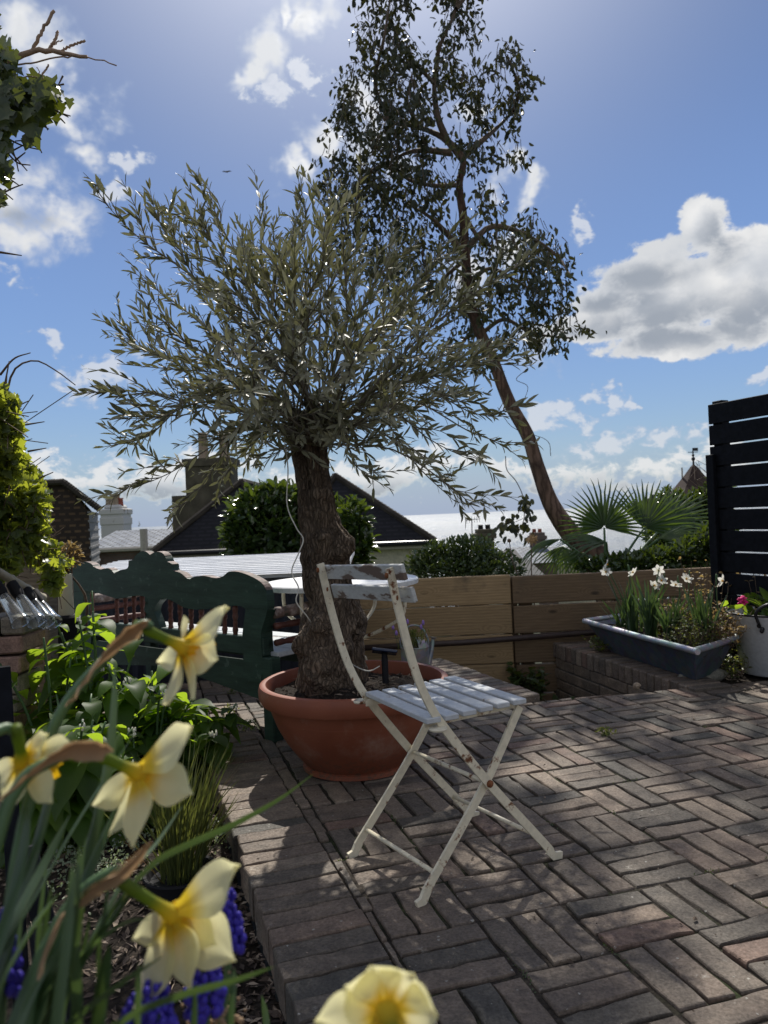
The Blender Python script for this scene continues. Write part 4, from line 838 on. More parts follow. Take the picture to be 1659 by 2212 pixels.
def shoot(pts, k, r0, leafy0, dens=1.0):
    pp = smooth_path(pts, k); tw.tube(pp, list(np.linspace(r0, .0012, k)), 4, False)
    ln_tot = sum((pp[i + 1] - pp[i]).length for i in range(k - 1)); step = .028 / dens * random.uniform(.8, 1.35); acc = 0; roll_ = random.uniform(0, 6.28); k_sz = random.uniform(.75, 1.2); k_t = random.gauss(0, .2)
    for i in range(k - 1):
        a, b = pp[i], pp[i + 1]; L0 = (b - a).length; t = (b - a).normalized(); x = t.orthogonal().normalized(); y = t.cross(x)
        while acc < L0:
            u = (i + acc / L0) / (k - 1)
            if u > leafy0:
                p = a.lerp(b, acc / L0); roll_ += 1.57 + random.gauss(0, .25)
                for sg in (0, math.pi):
                    if random.random() < .12: continue
                    o_ = x * math.cos(roll_ + sg) + y * math.sin(roll_ + sg); ax = (t * random.uniform(.8, 1.25) + o_ * random.uniform(.40, .80) + V((0, 0, random.uniform(-.1, .25)))).normalized()
                    nn = (t * .5 - o_ * .6 + V((0, -.2, .6)) + V((random.gauss(0, .45), random.gauss(0, .45), random.gauss(0, .45)))); olive_leaf(p, ax, nn, k_sz * random.uniform(.048, .074) * (1 - .35 * max(0, u - .8) / .2))
            acc += step
        acc -= L0
    return pp
for px, py, dd in tips:
    tip = P(px, py, DO + dd); h = random.choice(hub); v = tip - h; ln = v.length
    mid = h + v * .45 + V((random.gauss(0, .04), random.gauss(0, .04), .06 * ln + random.gauss(0, .03) + (.10 if tip.z < h.z + .1 else .0)))
    pp = shoot([h, mid, h + v * .78 + V((random.gauss(0, .025), random.gauss(0, .025), .03 + random.gauss(0, .02))), tip], max(10, int(ln / .05)), .0035 + .0028 * ln, .24, .95)
    t = v.normalized()
    for _ in range(int(3 + ln * 6)):
        i = random.randint(int(len(pp) * .22), len(pp) - 3); s0 = pp[i]; d = (t * 1.2 + V((random.gauss(0, .5), random.gauss(0, .6), random.gauss(.22, .45)))).normalized(); l2 = random.uniform(.14, .36) * (1.1 - i / len(pp) * .55)
        shoot([s0, s0 + d * l2 * .5 + V((random.gauss(0, .012), random.gauss(0, .012), .012)), s0 + d * l2 + V((random.gauss(0, .03), random.gauss(0, .03), random.uniform(-.07, .05)))], 7, .0028, .12, .9)
for _ in range(95):
    a = random.uniform(0, 6.28); s0 = P(random.uniform(630, 735), random.uniform(890, 985), DO) + V((0, random.uniform(-.10, .08), 0)); d = V((math.cos(a), math.sin(a) * .9 - .15, random.uniform(-.35, .8))).normalized(); l2 = random.uniform(.10, .30)
    shoot([s0, s0 + d * l2 * .5 + V((0, 0, .02)), s0 + d * l2 + V((random.gauss(0, .02), random.gauss(0, .02), random.uniform(-.06, .03)))], 7, .0028, .05, .9)
tw.build('branches', MT['greytwig'], olive, True)
leaf_cloud('foliage', MT['oliveleaf'], [tuple(p) for p in B_], [tuple(p) for p in A_], [tuple(p) for p in N_], L_, W_, T_, T_OLIVE, olive)
print('olive leaves', len(B_))
o = None; mb = MB(); mb.tube(smooth_path([P(615, 955, 2.96), P(622, 1015, 2.94), P(620, 1090, 2.94), P(640, 1140, 2.93), P(655, 1165, 2.93), P(645, 1195, 2.93), P(630, 1235, 2.93), P(645, 1270, 2.93), P(640, 1300, 2.93), P(662, 1330, 2.95), P(672, 1345, 2.99)], 60), .0026, 5)
o = mb.build('cord', MT['cord'], None, True); tag(o, 'thin white cord dangling from the olive crown in front of the bushes', 'cord')
# ------------------------------------------------------------------ the eucalyptus
DE = 8.6
E_ = lambda x, y, dd=0: P(x, y, DE + dd)
euc = thing('eucalyptus_tree', E_(1310, 1225) - V((0, 0, 1.2)), 'tall leaning eucalyptus tree with bare curved trunk beyond the fence', 'tree')
mb = MB(); tk = [E_(1330, 1330), E_(1290, 1205), E_(1240, 1160), E_(1192, 1092), E_(1162, 1010), E_(1140, 940), E_(1100, 868), E_(1066, 780), E_(1036, 715), E_(1014, 650), E_(1006, 560), E_(1000, 470), E_(992, 400), E_(1000, 345), E_(965, 302)]
organic(mb, tk, [.165, .145, .118, .092, .078, .072, .068, .064, .060, .056, .052, .047, .042, .037, .033], 20, 110, .007, .8); mb.build('trunk', MT['eucbark'], euc, True)
limbs = [[(1000, 345), (960, 300), (905, 275), (840, 262), (800, 230)], [(965, 302), (945, 250), (938, 180), (950, 100), (985, 20), (990, -60)], [(1000, 340), (1040, 305), (1080, 270), (1110, 240)], [(975, 330), (920, 325), (880, 330), (840, 350)], [(1010, 560), (970, 510), (930, 470), (880, 440)], [(1008, 540), (1060, 490), (1130, 505), (1200, 550), (1235, 600)], [(1000, 460), (1040, 520), (1090, 540)], [(1012, 610), (1060, 580), (1120, 610), (1190, 650)], [(1040, 720), (1090, 690), (1150, 720), (1230, 730)], [(1006, 560), (960, 600), (930, 640)], [(840, 262), (810, 180), (830, 80), (845, -20)], [(840, 350), (790, 380), (750, 440), (720, 470)], [(1030, 705), (1000, 740), (985, 790)], [(985, 20), (1020, -40), (1000, -150)], [(845, -20), (870, -120), (900, -220)], [(938, 180), (900, 140), (870, 100)], [(1110, 240), (1120, 190), (1095, 120)], [(1070, 790), (1090, 760), (1110, 720)], [(990, 400), (930, 400), (870, 380), (800, 300)], [(905, 275), (880, 220), (890, 160)]]
lb = MB()
for i, l in enumerate(limbs):
    dd = [0] + [random.gauss(0, .45) for _ in l[1:]]; q = [E_(x, y, dd[k] * k / len(l)) for k, (x, y) in enumerate(l)]; k = 16; lb.tube(smooth_path(q, k), list(np.linspace(.042 if i < 6 else .028, .010, k)), 6, False)
clumps = [(830, 70, 75, 85), (800, 190, 85, 80), (880, 180, 80, 75), (855, 110, 60, 60), (985, 50, 60, 70), (960, 130, 60, 45), (1000, 160, 70, 55), (1085, 135, 60, 60), (1110, 215, 52, 55), (1030, 240, 55, 50), (780, 300, 75, 75), (860, 330, 95, 80), (765, 400, 80, 65), (860, 440, 110, 75), (750, 490, 50, 40), (930, 390, 60, 50), (920, 240, 50, 50), (1060, 430, 50, 36), (890, 560, 85, 65), (950, 510, 70, 55), (1080, 520, 70, 50), (1155, 495, 60, 55), (1195, 560, 58, 55), (1120, 625, 75, 50), (1185, 645, 58, 48), (1045, 650, 55, 50), (1000, 720, 45, 40), (1105, 715, 55, 40), (1060, 755, 45, 35), (1205, 720, 40, 26), (965, 790, 28, 40), (1000, 610, 55, 55), (1235, 700, 24, 22), (790, 560, 70, 55), (730, 420, 40, 50), (1000, 300, 50, 35), (1045, 330, 50, 30), (900, 640, 55, 45), (840, 500, 80, 60), (1125, 330, 20, 18), (1150, 560, 60, 60), (1080, 580, 60, 50), (1150, 690, 55, 40), (720, 340, 30, 50), (745, 250, 30, 60), (840, 270, 70, 60)]
clumps += [(830, -40, 80, 80), (990, -60, 70, 80), (900, -150, 80, 60), (985, -190, 60, 80), (860, -260, 60, 60), (1050, -110, 50, 60), (800, -130, 40, 60), (960, -310, 70, 60), (880, -370, 50, 50), (1060, -270, 40, 50), (1000, -400, 90, 60), (1085, -350, 70, 60), (1125, -230, 50, 60), (900, -490, 80, 50), (1020, -500, 80, 50), (800, -330, 60, 60), (1150, -420, 50, 50), (740, -220, 40, 60), (930, -420, 50, 40)]
B_, A_, N_, L_, W_, T_ = [], [], [], [], [], []
for cx, cy, rx, ry in clumps:
    nl = int(rx * ry * (.056 if cy > -50 else .062)); cd = random.gauss(0, .42); c0 = E_(cx, cy, cd)
    for _ in range(max(4, int(nl / 11))):
        while True:
            a, b, c = random.uniform(-1, 1), random.uniform(-1, 1), random.uniform(-1, 1)
            if a * a + b * b + c * c < 1: break
        p0 = E_(cx + a * rx * .95, cy + b * ry * .95, cd + c * .55); s1 = p0 + V((random.gauss(0, .10), random.gauss(0, .10), -random.uniform(.05, .28)))
        lb.tube([p0 + V((0, 0, .12)) + (c0 - p0) * .35, p0, s1], [.005, .0035, .002], 3, False)
        for _ in range(11):
            u = random.random(); p = p0.lerp(s1, u) + V((random.gauss(0, .05), random.gauss(0, .05), random.gauss(0, .04)))
            B_.append(tuple(p)); A_.append((random.gauss(0, .5), random.gauss(0, .5), random.uniform(-1.4, -.1))); N_.append((random.gauss(0, 1), random.gauss(0, 1), .3)); l = random.uniform(.055, .105); L_.append(l); W_.append(l * random.uniform(.30, .52)); T_.append(random.random())
lb.build('limbs', MT['twig'], euc, True)
leaf_cloud('foliage', MT['eucleaf'], B_, A_, N_, L_, W_, T_, T_OVAL, euc)
print('euc leaves', len(B_))
# hanging sprig by the trunk
B_, A_, N_, L_, W_, T_ = [], [], [], [], [], []; mb = MB()
hp = smooth_path([E_(1092, 985), E_(1095, 1015), E_(1115, 1040), E_(1130, 1075), E_(1132, 1120), E_(1120, 1150)], 30); mb.tube(hp, .006, 4)
for q in ([E_(1075, 880), E_(1110, 925), E_(1180, 950), E_(1190, 985)], [E_(1130, 870), E_(1140, 835), E_(1115, 820), E_(1135, 800)], [E_(1085, 1140), E_(1130, 1120)], [E_(1080, 1135), E_(1110, 1120), E_(1130, 1090)]): mb.tube(smooth_path(q, 14), .004, 4)
for _ in range(75):
    x, y = random.choice([(1130, 1080), (1138, 1100), (1085, 1140), (1100, 1130), (1128, 1145), (1145, 1130), (1110, 1135)]); p = E_(x + random.gauss(0, 9), y + random.gauss(0, 11), random.gauss(0, .06)); B_.append(tuple(p)); A_.append((random.gauss(0, .5), random.gauss(0, .5), -.8)); N_.append((random.gauss(0, 1), -1, .3)); l = random.uniform(.07, .11); L_.append(l); W_.append(l * .6); T_.append(random.random())
mb.build('hanging_sprig', MT['twig'], euc, True); leaf_cloud('sprig_leaves', MT['eucleaf'], B_, A_, N_, L_, W_, T_, T_OVAL, euc)
# ------------------------------------------------------------------ generic bush of small leaves
def bush(name, label, cat, blobs_, nl, size, mat, d, base, tmpl=T_OVAL, ar=.45, up=.5, group=None, stems=10, flip=.6, shell=.55):
    t = thing(name, base, label, cat, group); B, A, Nn, L, W, T = [], [], [], [], [], []; tot = sum(b[2] * b[3] for b in blobs_); mb = MB()
    for bx, by, rx, ry, *rest in blobs_:
        bd_ = d + (rest[0] if rest else 0); c = P(bx, by, bd_); k = bd_ / F
        for _ in range(int(nl * rx * ry / tot)):
            u = V((random.gauss(0, 1), random.gauss(0, 1), random.gauss(0, 1))).normalized(); r = (random.random() ** .45) * random.uniform(.8, 1.12) if random.random() > shell else random.uniform(.82, 1.14)
            lump = 1 + .28 * mnoise.noise(V((u.x * 2.6 + bx, u.y * 2.6 + by, u.z * 2.6))); r *= lump
            p = c + V((u.x * rx * k, u.y * (rx + ry) / 2 * k * .8, u.z * ry * k)) * r
            a = u * .8 + V((random.gauss(0, .6), random.gauss(0, .6), random.gauss(up, .5))); B.append(tuple(p)); A.append(tuple(a)); Nn.append((random.gauss(0, flip) + u.x * .4, random.gauss(0, flip) + u.y * .4, 1)); l = random.uniform(*size); L.append(l); W.append(l * ar * random.uniform(.8, 1.2)); T.append(random.random())
    for _ in range(stems):
        b = random.choice(blobs_); e = P(b[0] + random.gauss(0, b[2] * .4), b[1] + random.gauss(0, b[3] * .4), d); s0 = V(base) + V((random.gauss(0, .05), random.gauss(0, .05), 0)); twig(mb, [s0, s0.lerp(e, .5) + V((random.gauss(0, .06), random.gauss(0, .06), .05)), e], .012 * d / 4, .003 * d / 4)
    mb.build('stems', MT['twig'], t, True); leaf_cloud('foliage', mat, B, A, Nn, L, W, T, tmpl, t); return t
bush('laurel_bush', 'dark glossy laurel bush rising behind the corrugated shed roof', 'bush', [(560, 1110, 55, 50), (590, 1150, 75, 60), (660, 1130, 60, 55, .2), (540, 1190, 45, 38), (640, 1195, 80, 40), (520, 1150, 30, 40), (600, 1075, 45, 25), (720, 1150, 50, 60, .3), (575, 1225, 70, 16, -.3), (650, 1095, 40, 30, .1)], 5200, (.08, .13), MT['laurel'], 7.6, P(600, 1330, 7.6), ar=.42)
bush('laurel_bush', 'small glossy laurel bush showing to the right of the olive trunk', 'bush', [(765, 1120, 26, 30), (770, 1165, 30, 34), (755, 1210, 35, 30)], 620, (.09, .13), MT['laurel'], 7.3, P(765, 1330, 7.3), ar=.42)
bush('round_shrub', 'rounded small leaved evergreen shrub standing above the timber fence', 'shrub', [(1000, 1215, 70, 42), (950, 1215, 60, 30), (1065, 1225, 60, 32), (1010, 1190, 60, 28), (910, 1228, 35, 18), (985, 1230, 90, 22, -.1), (1105, 1236, 26, 12), (940, 1185, 20, 14)], 4600, (.028, .05), MT['box'], 6.3, P(1005, 1400, 6.3), ar=.5)
bush('evergreen_bush', 'tall dense evergreen bush below the spire beside the black screen', 'bush', [(1500, 1110, 50, 38), (1550, 1085, 34, 40), (1470, 1120, 45, 40), (1520, 1160, 60, 55), (1450, 1165, 50, 48), (1443, 1078, 18, 16), (1548, 1045, 16, 18)], 3800, (.05, .09), MT['laurel'], 7.6, P(1510, 1400, 7.6), ar=.38)
bush('evergreen_bush', 'low glossy evergreen bush behind the narcissi and the fence top', 'bush', [(1500, 1200, 55, 32), (1430, 1215, 55, 26), (1350, 1222, 60, 20), (1540, 1180, 40, 40), (1290, 1225, 40, 15)], 2600, (.04, .075), MT['laurel'], 6.2, P(1450, 1400, 6.2), ar=.4)
mb = MB()
for _ in range(16):
    a = P(1535 + random.gauss(0, 14), 1060, 7.6); mb.tube([a, a + V((random.gauss(-.05, .12), random.gauss(0, .1), .12)), a + V((random.gauss(-.05, .10), random.gauss(0, .1), random.uniform(.15, .32)))], [.005, .004, .002], 3, False)
o = mb.build('bare_shrub', MT['twig']); tag(o, 'leafless twiggy shrub sticking up beside the black screen', 'shrub')
# ------------------------------------------------------------------ fan palm
def fan(mb, c, ax, nrm, rad, span, nseg, droop=.12, w=.030, jag=.1):
    ax = V(ax).normalized(); nrm = V(nrm); nrm = (nrm - ax * nrm.dot(ax)).normalized(); sd_ = ax.cross(nrm)
    for i in range(nseg):
        th = (i / (nseg - 1) - .5) * span; d = (ax * math.cos(th) + sd_ * math.sin(th)); l = rad * (1 - .25 * abs(th / span) * 2 * .6) * random.uniform(1 - jag, 1); mb.tint = random.random(); k = 7
        pts = [c + d * l * u + nrm * (.03 * math.sin(u * 3)) * l - V((0, 0, droop * l * u ** 3)) + V((random.gauss(0, .003), 0, 0)) for u in np.linspace(.04, 1, k)]
        wd_ = [w * x * rad for x in (.35, .75, 1.0, .85, .6, .36, .03)]; mb.strip(pts, wd_, d.cross(nrm), .55 if i % 2 else -.55)
DP = 6.6; palm = thing('fan_palm', P(1320, 1300, DP) - V((0, 0, .4)), 'spiky green fan palm with two big raised fronds behind the fence', 'palm')
def frond(px, py, ax, nrm, rad, span, nseg, base, dd=0, droop=.1, w=.052):
    mb = MB(); c = P(px, py, DP + dd); twig(mb, [P(*base, DP), P(*base, DP).lerp(c, .5) + V((0, 0, .02)), c], .014, .009); mb.build('leaf_stalk', MT['stem'], palm, True)
    mb = MB(); fan(mb, c, ax, nrm, rad, span, nseg, droop, w); mb.build('frond', MT['palm'], palm)
frond(1305, 1140, (.02, .1, 1), (.0, -1, .2), .50, R(205), 30, (1310, 1250))
frond(1392, 1140, (.62, .2, .75), (-.1, -1, .35), .56, R(150), 26, (1330, 1240), .1)
frond(1310, 1172, (-.95, -.1, .12), (0, -.45, 1), .48, R(70), 12, (1315, 1240), -.3, .18, .07)
frond(1210, 1165, (-.9, .1, -.25), (0, -.2, 1), .48, R(60), 10, (1312, 1250), -.1, .5, .06)
frond(1420, 1165, (.95, -.2, .15), (0, -.5, 1), .60, R(80), 14, (1335, 1250), -.2, .25, .06)
frond(1370, 1190, (.4, -.5, -.45), (0, -.6, .7), .42, R(140), 20, (1330, 1250), -.3, .4, .06)
frond(1330, 1200, (-.1, -.5, -.7), (0, -.9, .3), .36, R(150), 18, (1320, 1250), -.35, .4, .06)
frond(1215, 1180, (-.25, -.1, -.9), (0, -1, .1), .36, R(110), 16, (1312, 1250), .2, .2, .05)
frond(1440, 1130, (.8, .3, .5), (0, -.8, .5), .6, R(90), 16, (1335, 1250), .5, .1, .05)
frond(1260, 1195, (-.5, -.3, -.55), (0, -.8, .5), .34, R(130), 16, (1315, 1250), -.3, .3, .06)
# dry thistle heads
ts = thing('thistle', P(1150, 1245, 6.0) - V((0, 0, .2)), 'dried spiky globe thistle head on a stalk above the fence', 'plant')
mb = MB(); c = P(1149, 1166, 6.0); twig(mb, [c - V((.0, 0, .55)), c - V((.015, 0, .25)), c], .006, .004); c2 = P(1100, 1168, 6.0); twig(mb, [c - V((.02, 0, .5)), c2 - V((-.03, 0, .2)), c2], .005, .003); mb.build('stalk', MT['twig'], ts, True)
mb = MB(); mb.sphere(c, .028, 10, 8)
for _ in range(150): u = V((random.gauss(0, 1), random.gauss(0, 1), random.gauss(0, 1))).normalized(); mb.tube([c + u * .02, c + u * random.uniform(.04, .055)], [.003, .0008], 3, False)
mb.build('seed_head', MT['thistle'], ts, True); mb = MB(); mb.sphere(c2, .016, 8, 6); mb.build('bud', MT['twig'], ts, True)
# ------------------------------------------------------------------ houses down the hill
def polys(name, faces, mat, parent=None, thick=None):
    me = bpy.data.meshes.new(name); vs, fs, uv = [], [], []
    for f in faces:
        f = [V(p) for p in f]; n = V((0, 0, 0))
        for i in range(len(f)): n += (f[i]).cross(f[(i + 1) % len(f)])
        n.normalize(); u = V((0, 0, 1)).cross(n); u = u.normalized() if u.length > .05 else V((1, 0, 0)); v = n.cross(u); b = len(vs)
        for p in f: vs.append(tuple(p)); uv.append((p.dot(u), p.dot(v)))
        fs.append(tuple(range(b, b + len(f))))
    me.from_pydata(vs, [], fs); l = me.uv_layers.new(name='UVMap'); l.data.foreach_set('uv', [c for q in uv for c in q]); me.materials.append(mat)
    o = bpy.data.objects.new(name, me); C.objects.link(o)
    if parent is not None: attach(o, parent)
    return o
def bxf(x0, x1, y0, y1, z0, z1, top=True):
    a, b, c, d = (x0, y0), (x1, y0), (x1, y1), (x0, y1); f = [[(*p, z0), (*q, z0), (*q, z1), (*p, z1)] for p, q in ((a, b), (b, c), (c, d), (d, a))]
    if top: f.append([(*p, z1) for p in (a, b, c, d)])
    return f
def hip(x0, x1, y0, y1, ze, zp, ins, ov=.3):
    x0 -= ov; x1 += ov; y0 -= ov; y1 += ov; xm = (x0 + x1) / 2; ya, yb = y0 + ins, y1 - ins
    return [[(x0, y0, ze), (x1, y0, ze), (xm, ya, zp)], [(x1, y0, ze), (x1, y1, ze), (xm, yb, zp), (xm, ya, zp)], [(x1, y1, ze), (x0, y1, ze), (xm, yb, zp)], [(x0, y1, ze), (x0, y0, ze), (xm, ya, zp), (xm, yb, zp)]]
DH = 16.0
# main roughcast house with twin hipped roofs
hb = P(640, 1180, DH); t = thing('roughcast_house', (hb.x, DH + 2, -4.0), 'cream roughcast house with twin dark tiled hipped roofs behind the olive tree', 'house')
eL, eR, pk1, pk2, eM = P(335, 1192, DH), P(938, 1160, DH), P(522, 1040, DH), P(722, 1030, DH), P(630, 1176, DH); ze = eM.z
xw0, xw1 = P(352, 1192, DH).x, P(922, 1160, DH).x
polys('wall', bxf(xw0, xw1, DH, DH + 7, -4.2, ze + .02, False), MT['render'], t)
zp = P(520, 1040, DH + 3).z; xm = P(628, 1100, DH).x
def roofpiece(x0, x1, xp, zp): 
    y0, y1 = DH - .3, DH + 7.3; ya, yb = DH + 1.1, DH + 5.9
    return [[(x0, y0, ze - .05), (x1, y0, ze - .05), (xp, ya, zp)], [(x1, y0, ze - .05), (x1, y1, ze - .05), (xp, yb, zp), (xp, ya, zp)], [(x1, y1, ze - .05), (x0, y1, ze - .05), (xp, yb, zp)], [(x0, y1, ze - .05), (x0, y0, ze - .05), (xp, ya, zp), (xp, yb, zp)]]
xa, xb = P(522, 1040, DH + 1.1), P(724, 1028, DH + 1.1); r1 = roofpiece(eL.x, xm + .12, xa.x, xa.z); r2 = roofpiece(xm - .12, eR.x, xb.x, xb.z)
polys('roof', r1, MT['rooftile'], t); polys('roof', r2, MT['rooftile'], t)
def ridge(mb, a, b, r=.075, n=30):
    a, b = V(a), V(b); d = (b - a) / n
    for i in range(n): mb.tube([a + d * i, a + d * (i + 1.06)], [r * .92, r * 1.08], 7)
mb = MB(); ridge(mb, r1[0][0], r1[0][2]); ridge(mb, r1[0][1], r1[0][2]); ridge(mb, r1[0][2], r1[1][2]); ridge(mb, r2[0][0], r2[0][2]); ridge(mb, r2[0][1], r2[0][2]); ridge(mb, r2[0][2], r2[1][2]); mb.build('hip_tiles', MT['ridge'], t)
mb = MB(); mb.box(((eL.x + eR.x) / 2, DH - .22, ze - .11), (eR.x - eL.x - .1, .10, .14)); mb.build('fascia', MT['fascia'], t)
mb = MB(); mb.tube([(eL.x, DH - .34, ze - .07), (eR.x + .05, DH - .34, ze - .07)], .055, 8); gx = P(372, 1200, DH).x; mb.tube([(gx, DH - .3, ze - .1), (gx, DH - .08, ze - .45), (gx, DH - .08, -3.5)], .045, 8); mb.build('gutter', MT['trim'], t)
c0, c1 = P(413, 1090, DH + 3), P(505, 990, DH + 3); c2 = P(386, 1100, DH + 3)
mb = MB(); mb.box(((c0.x + c1.x) / 2, DH + 3, (c1.z + ze) / 2), (c1.x - c0.x, .9, c1.z - ze)); mb.box(((c2.x + c0.x) / 2, DH + 3, (P(390, 1072, DH + 3).z + ze) / 2), (c0.x - c2.x + .1, .8, P(390, 1072, DH + 3).z - ze)); mb.box(((c0.x + c1.x) / 2, DH + 3, c1.z - .1), (c1.x - c0.x + .12, 1.0, .18)); ch = mb.build('chimney', MT['stackbrick'], t)
for x in (440, 485):
    mb = MB(); p = P(x, 990, DH + 3); mb.lathe([(.14, 0), (.13, .1), (.11, .6), (.13, .62), (.12, .68), (.08, .68)], (p.x, DH + 3, c1.z - .02), 14); mb.build('chimney_pot', MT['claypot'], ch, True)
for x, yb in ((612, 1075),):
    u = thing('far_chimney', P(x, 1120, 24), 'small red chimney pot and aerial between the two dark roofs', 'chimney'); mb = MB(); p = P(x, 1075, 24); mb.box((p.x, 24, p.z - .8), (.40, .4, 1.6)); mb.build('stack', MT['farbrick'], u)
    mb = MB(); mb.lathe([(.15, 0), (.15, .05), (.11, .08), (.11, .36), (.15, .38), (.15, .44), (0, .44)], (p.x, 24, p.z), 12); mb.build('pot', MT['redpot'], u)
    mb = MB(); a = P(634, 1090, 24); b = P(634, 1045, 24); mb.tube([a, b], .02, 4); l, r = P(592, 1068, 24), P(650, 1068, 24); mb.tube([l, r], .014, 4)
    for k in range(9): q = l.lerp(r, k / 8); mb.tube([q - V((0, 0, .10)), q + V((0, 0, .10))], .010, 4)
    mb.build('aerial', MT['trim'], u)
# tile hung gable on the left
DT = 13.0; g = lambda x, y, d=DT: P(x, y, d); t = thing('tile_hung_house', g(150, 1225) - V((0, 0, 3)), 'brown tile hung gabled house with grey weatherboarded side at the left', 'house')
A, B, Cc, D = g(84, 1046), g(138, 1044), g(207, 1098), g(190, 1228); zb = -3.6
front = [V((A.x - 1.0, DT, zb)), V((D.x + .10, DT, zb)), V((Cc.x - .12, DT, Cc.z - .06)), V((B.x + .02, DT, B.z - .03)), V((A.x - 1.0, DT, B.z - .03))]
polys('tile_hanging', [front], MT['hangtile'], t)
q_ = g(214, 1228, DT + 2.2); bx_, rx_ = q_.x, g(211, 1100, DT + 2.2).x; OFF = V((bx_ - D.x - .10, 2.2, 0))
polys('weatherboard', [[V((D.x + .10, DT, zb)), V((bx_, DT + 2.2, zb)), V((rx_, DT + 2.2, Cc.z - .06)), V((Cc.x - .12, DT, Cc.z - .06))]], MT['clad'], t)
mb = MB()
for k in range(24):
    u = k * .15 / (Cc.z - zb); z = Cc.z - .06 - k * .15; a = V((lerp(Cc.x - .12, D.x + .10, u), DT - .01, z)); b = V((lerp(rx_, bx_, u), DT + 2.2, z)); mb.tube([a, b], .026, 4)
mb.build('board_edges', MT['clad'], t)
polys('rear_wall', [[p + OFF for p in front]], MT['hangtile'], t)
vrg = [V((A.x - 1.0, DT - .12, B.z + .02)), V((B.x + .04, DT - .12, B.z + .02)), V((Cc.x + .10, DT - .12, Cc.z - .01))]; o2 = V((rx_ - Cc.x - .05, 2.3, 0)); o2.x = min(o2.x, .42)
polys('roof', [[vrg[0], vrg[1], vrg[1] + o2, vrg[0] + o2], [vrg[1], vrg[2], vrg[2] + o2, vrg[1] + o2]], MT['hangtile'], t)
mb = MB(); ridge(mb, vrg[1], vrg[2], .055, 16); ridge(mb, vrg[0], vrg[1], .05, 10); mb.build('verge_tiles', MT['ridge'], t)
# slate roofed terrace behind, white stack
DS = 24.0; g = lambda x, y, d=DS: P(x, y, d); t = thing('slate_roof_house', g(280, 1230) - V((0, 0, 3)), 'red brick house with a shiny grey slate roof beyond the bench', 'house')
l0, r0_, l1, r1_ = g(180, 1188), g(372, 1178), g(180, 1150, DS + 3), g(372, 1141, DS + 3); zz = (l0.z + r0_.z) / 2; zt = (l1.z + r1_.z) / 2
polys('roof', [[V((l0.x, DS - .2, zz)), V((r0_.x + 2, DS - .2, zz)), V((r0_.x + 2, DS + 3, zt)), V((l0.x, DS + 3, zt))], [V((l0.x, DS + 3, zt)), V((r0_.x + 2, DS + 3, zt)), V((r0_.x + 2, DS + 6.2, zz)), V((l0.x, DS + 6.2, zz))]], MT['slate'], t)
polys('wall', bxf(l0.x + .2, r0_.x + 1.8, DS, DS + 6, -6, zz + .02, False), MT['farbrick'], t)
mb = MB(); mb.tube([(l0.x, DS - .26, zz - .04), (r0_.x + 2, DS - .26, zz - .04)], .07, 6); p = g(318, 1180); mb.tube([(p.x, DS - .3, p.z - 3), (p.x, DS - .3, p.z + .55)], .12, 8); p = g(213, 1200); mb.tube([(p.x, DS - .3, p.z - 3), (p.x, DS - .3, p.z + .5)], .10, 8); mb.build('gutter', MT['fascia'], t)
DC = 30.0; g = lambda x, y, d=DC: P(x, y, d); t = thing('white_chimney', g(252, 1150), 'peeling white chimney stack with clay pots above the slate roof', 'chimney')
a, b = g(228, 1146), g(274, 1098); w_ = b.x - a.x; xm_ = (a.x + b.x) / 2; mb = MB(); mb.box((xm_, DC, (a.z - 3 + b.z) / 2), (w_, 1.0, b.z - a.z + 3), None, .03); mb.box((xm_, DC, b.z - .12), (w_ + .1, 1.1, .22), None, .03); mb.box((xm_, DC, a.z + .35), (w_ + .06, 1.06, .3), None, .03); mb.box((xm_, DC, b.z + .05), (w_ * .8, .8, .2), None, .08); mb.build('stack', MT['whitestack'], t)
for x, yt, r, m_ in ((236, 1078, .11, 'claypot'), (245, 1067, .12, 'claypot'), (254, 1067, .12, 'claypot'), (262, 1076, .10, 'redpot')):
    mb = MB(); p = g(x, yt); h = p.z - b.z - .1; mb.lathe([(r * 1.1, 0), (r, .1), (r * .9, h * .85), (r * 1.15, h * .88), (r * 1.15, h), (r * .7, h)], (p.x, DC - .1, b.z + .1), 12); mb.build('pot', MT[m_], t, True)
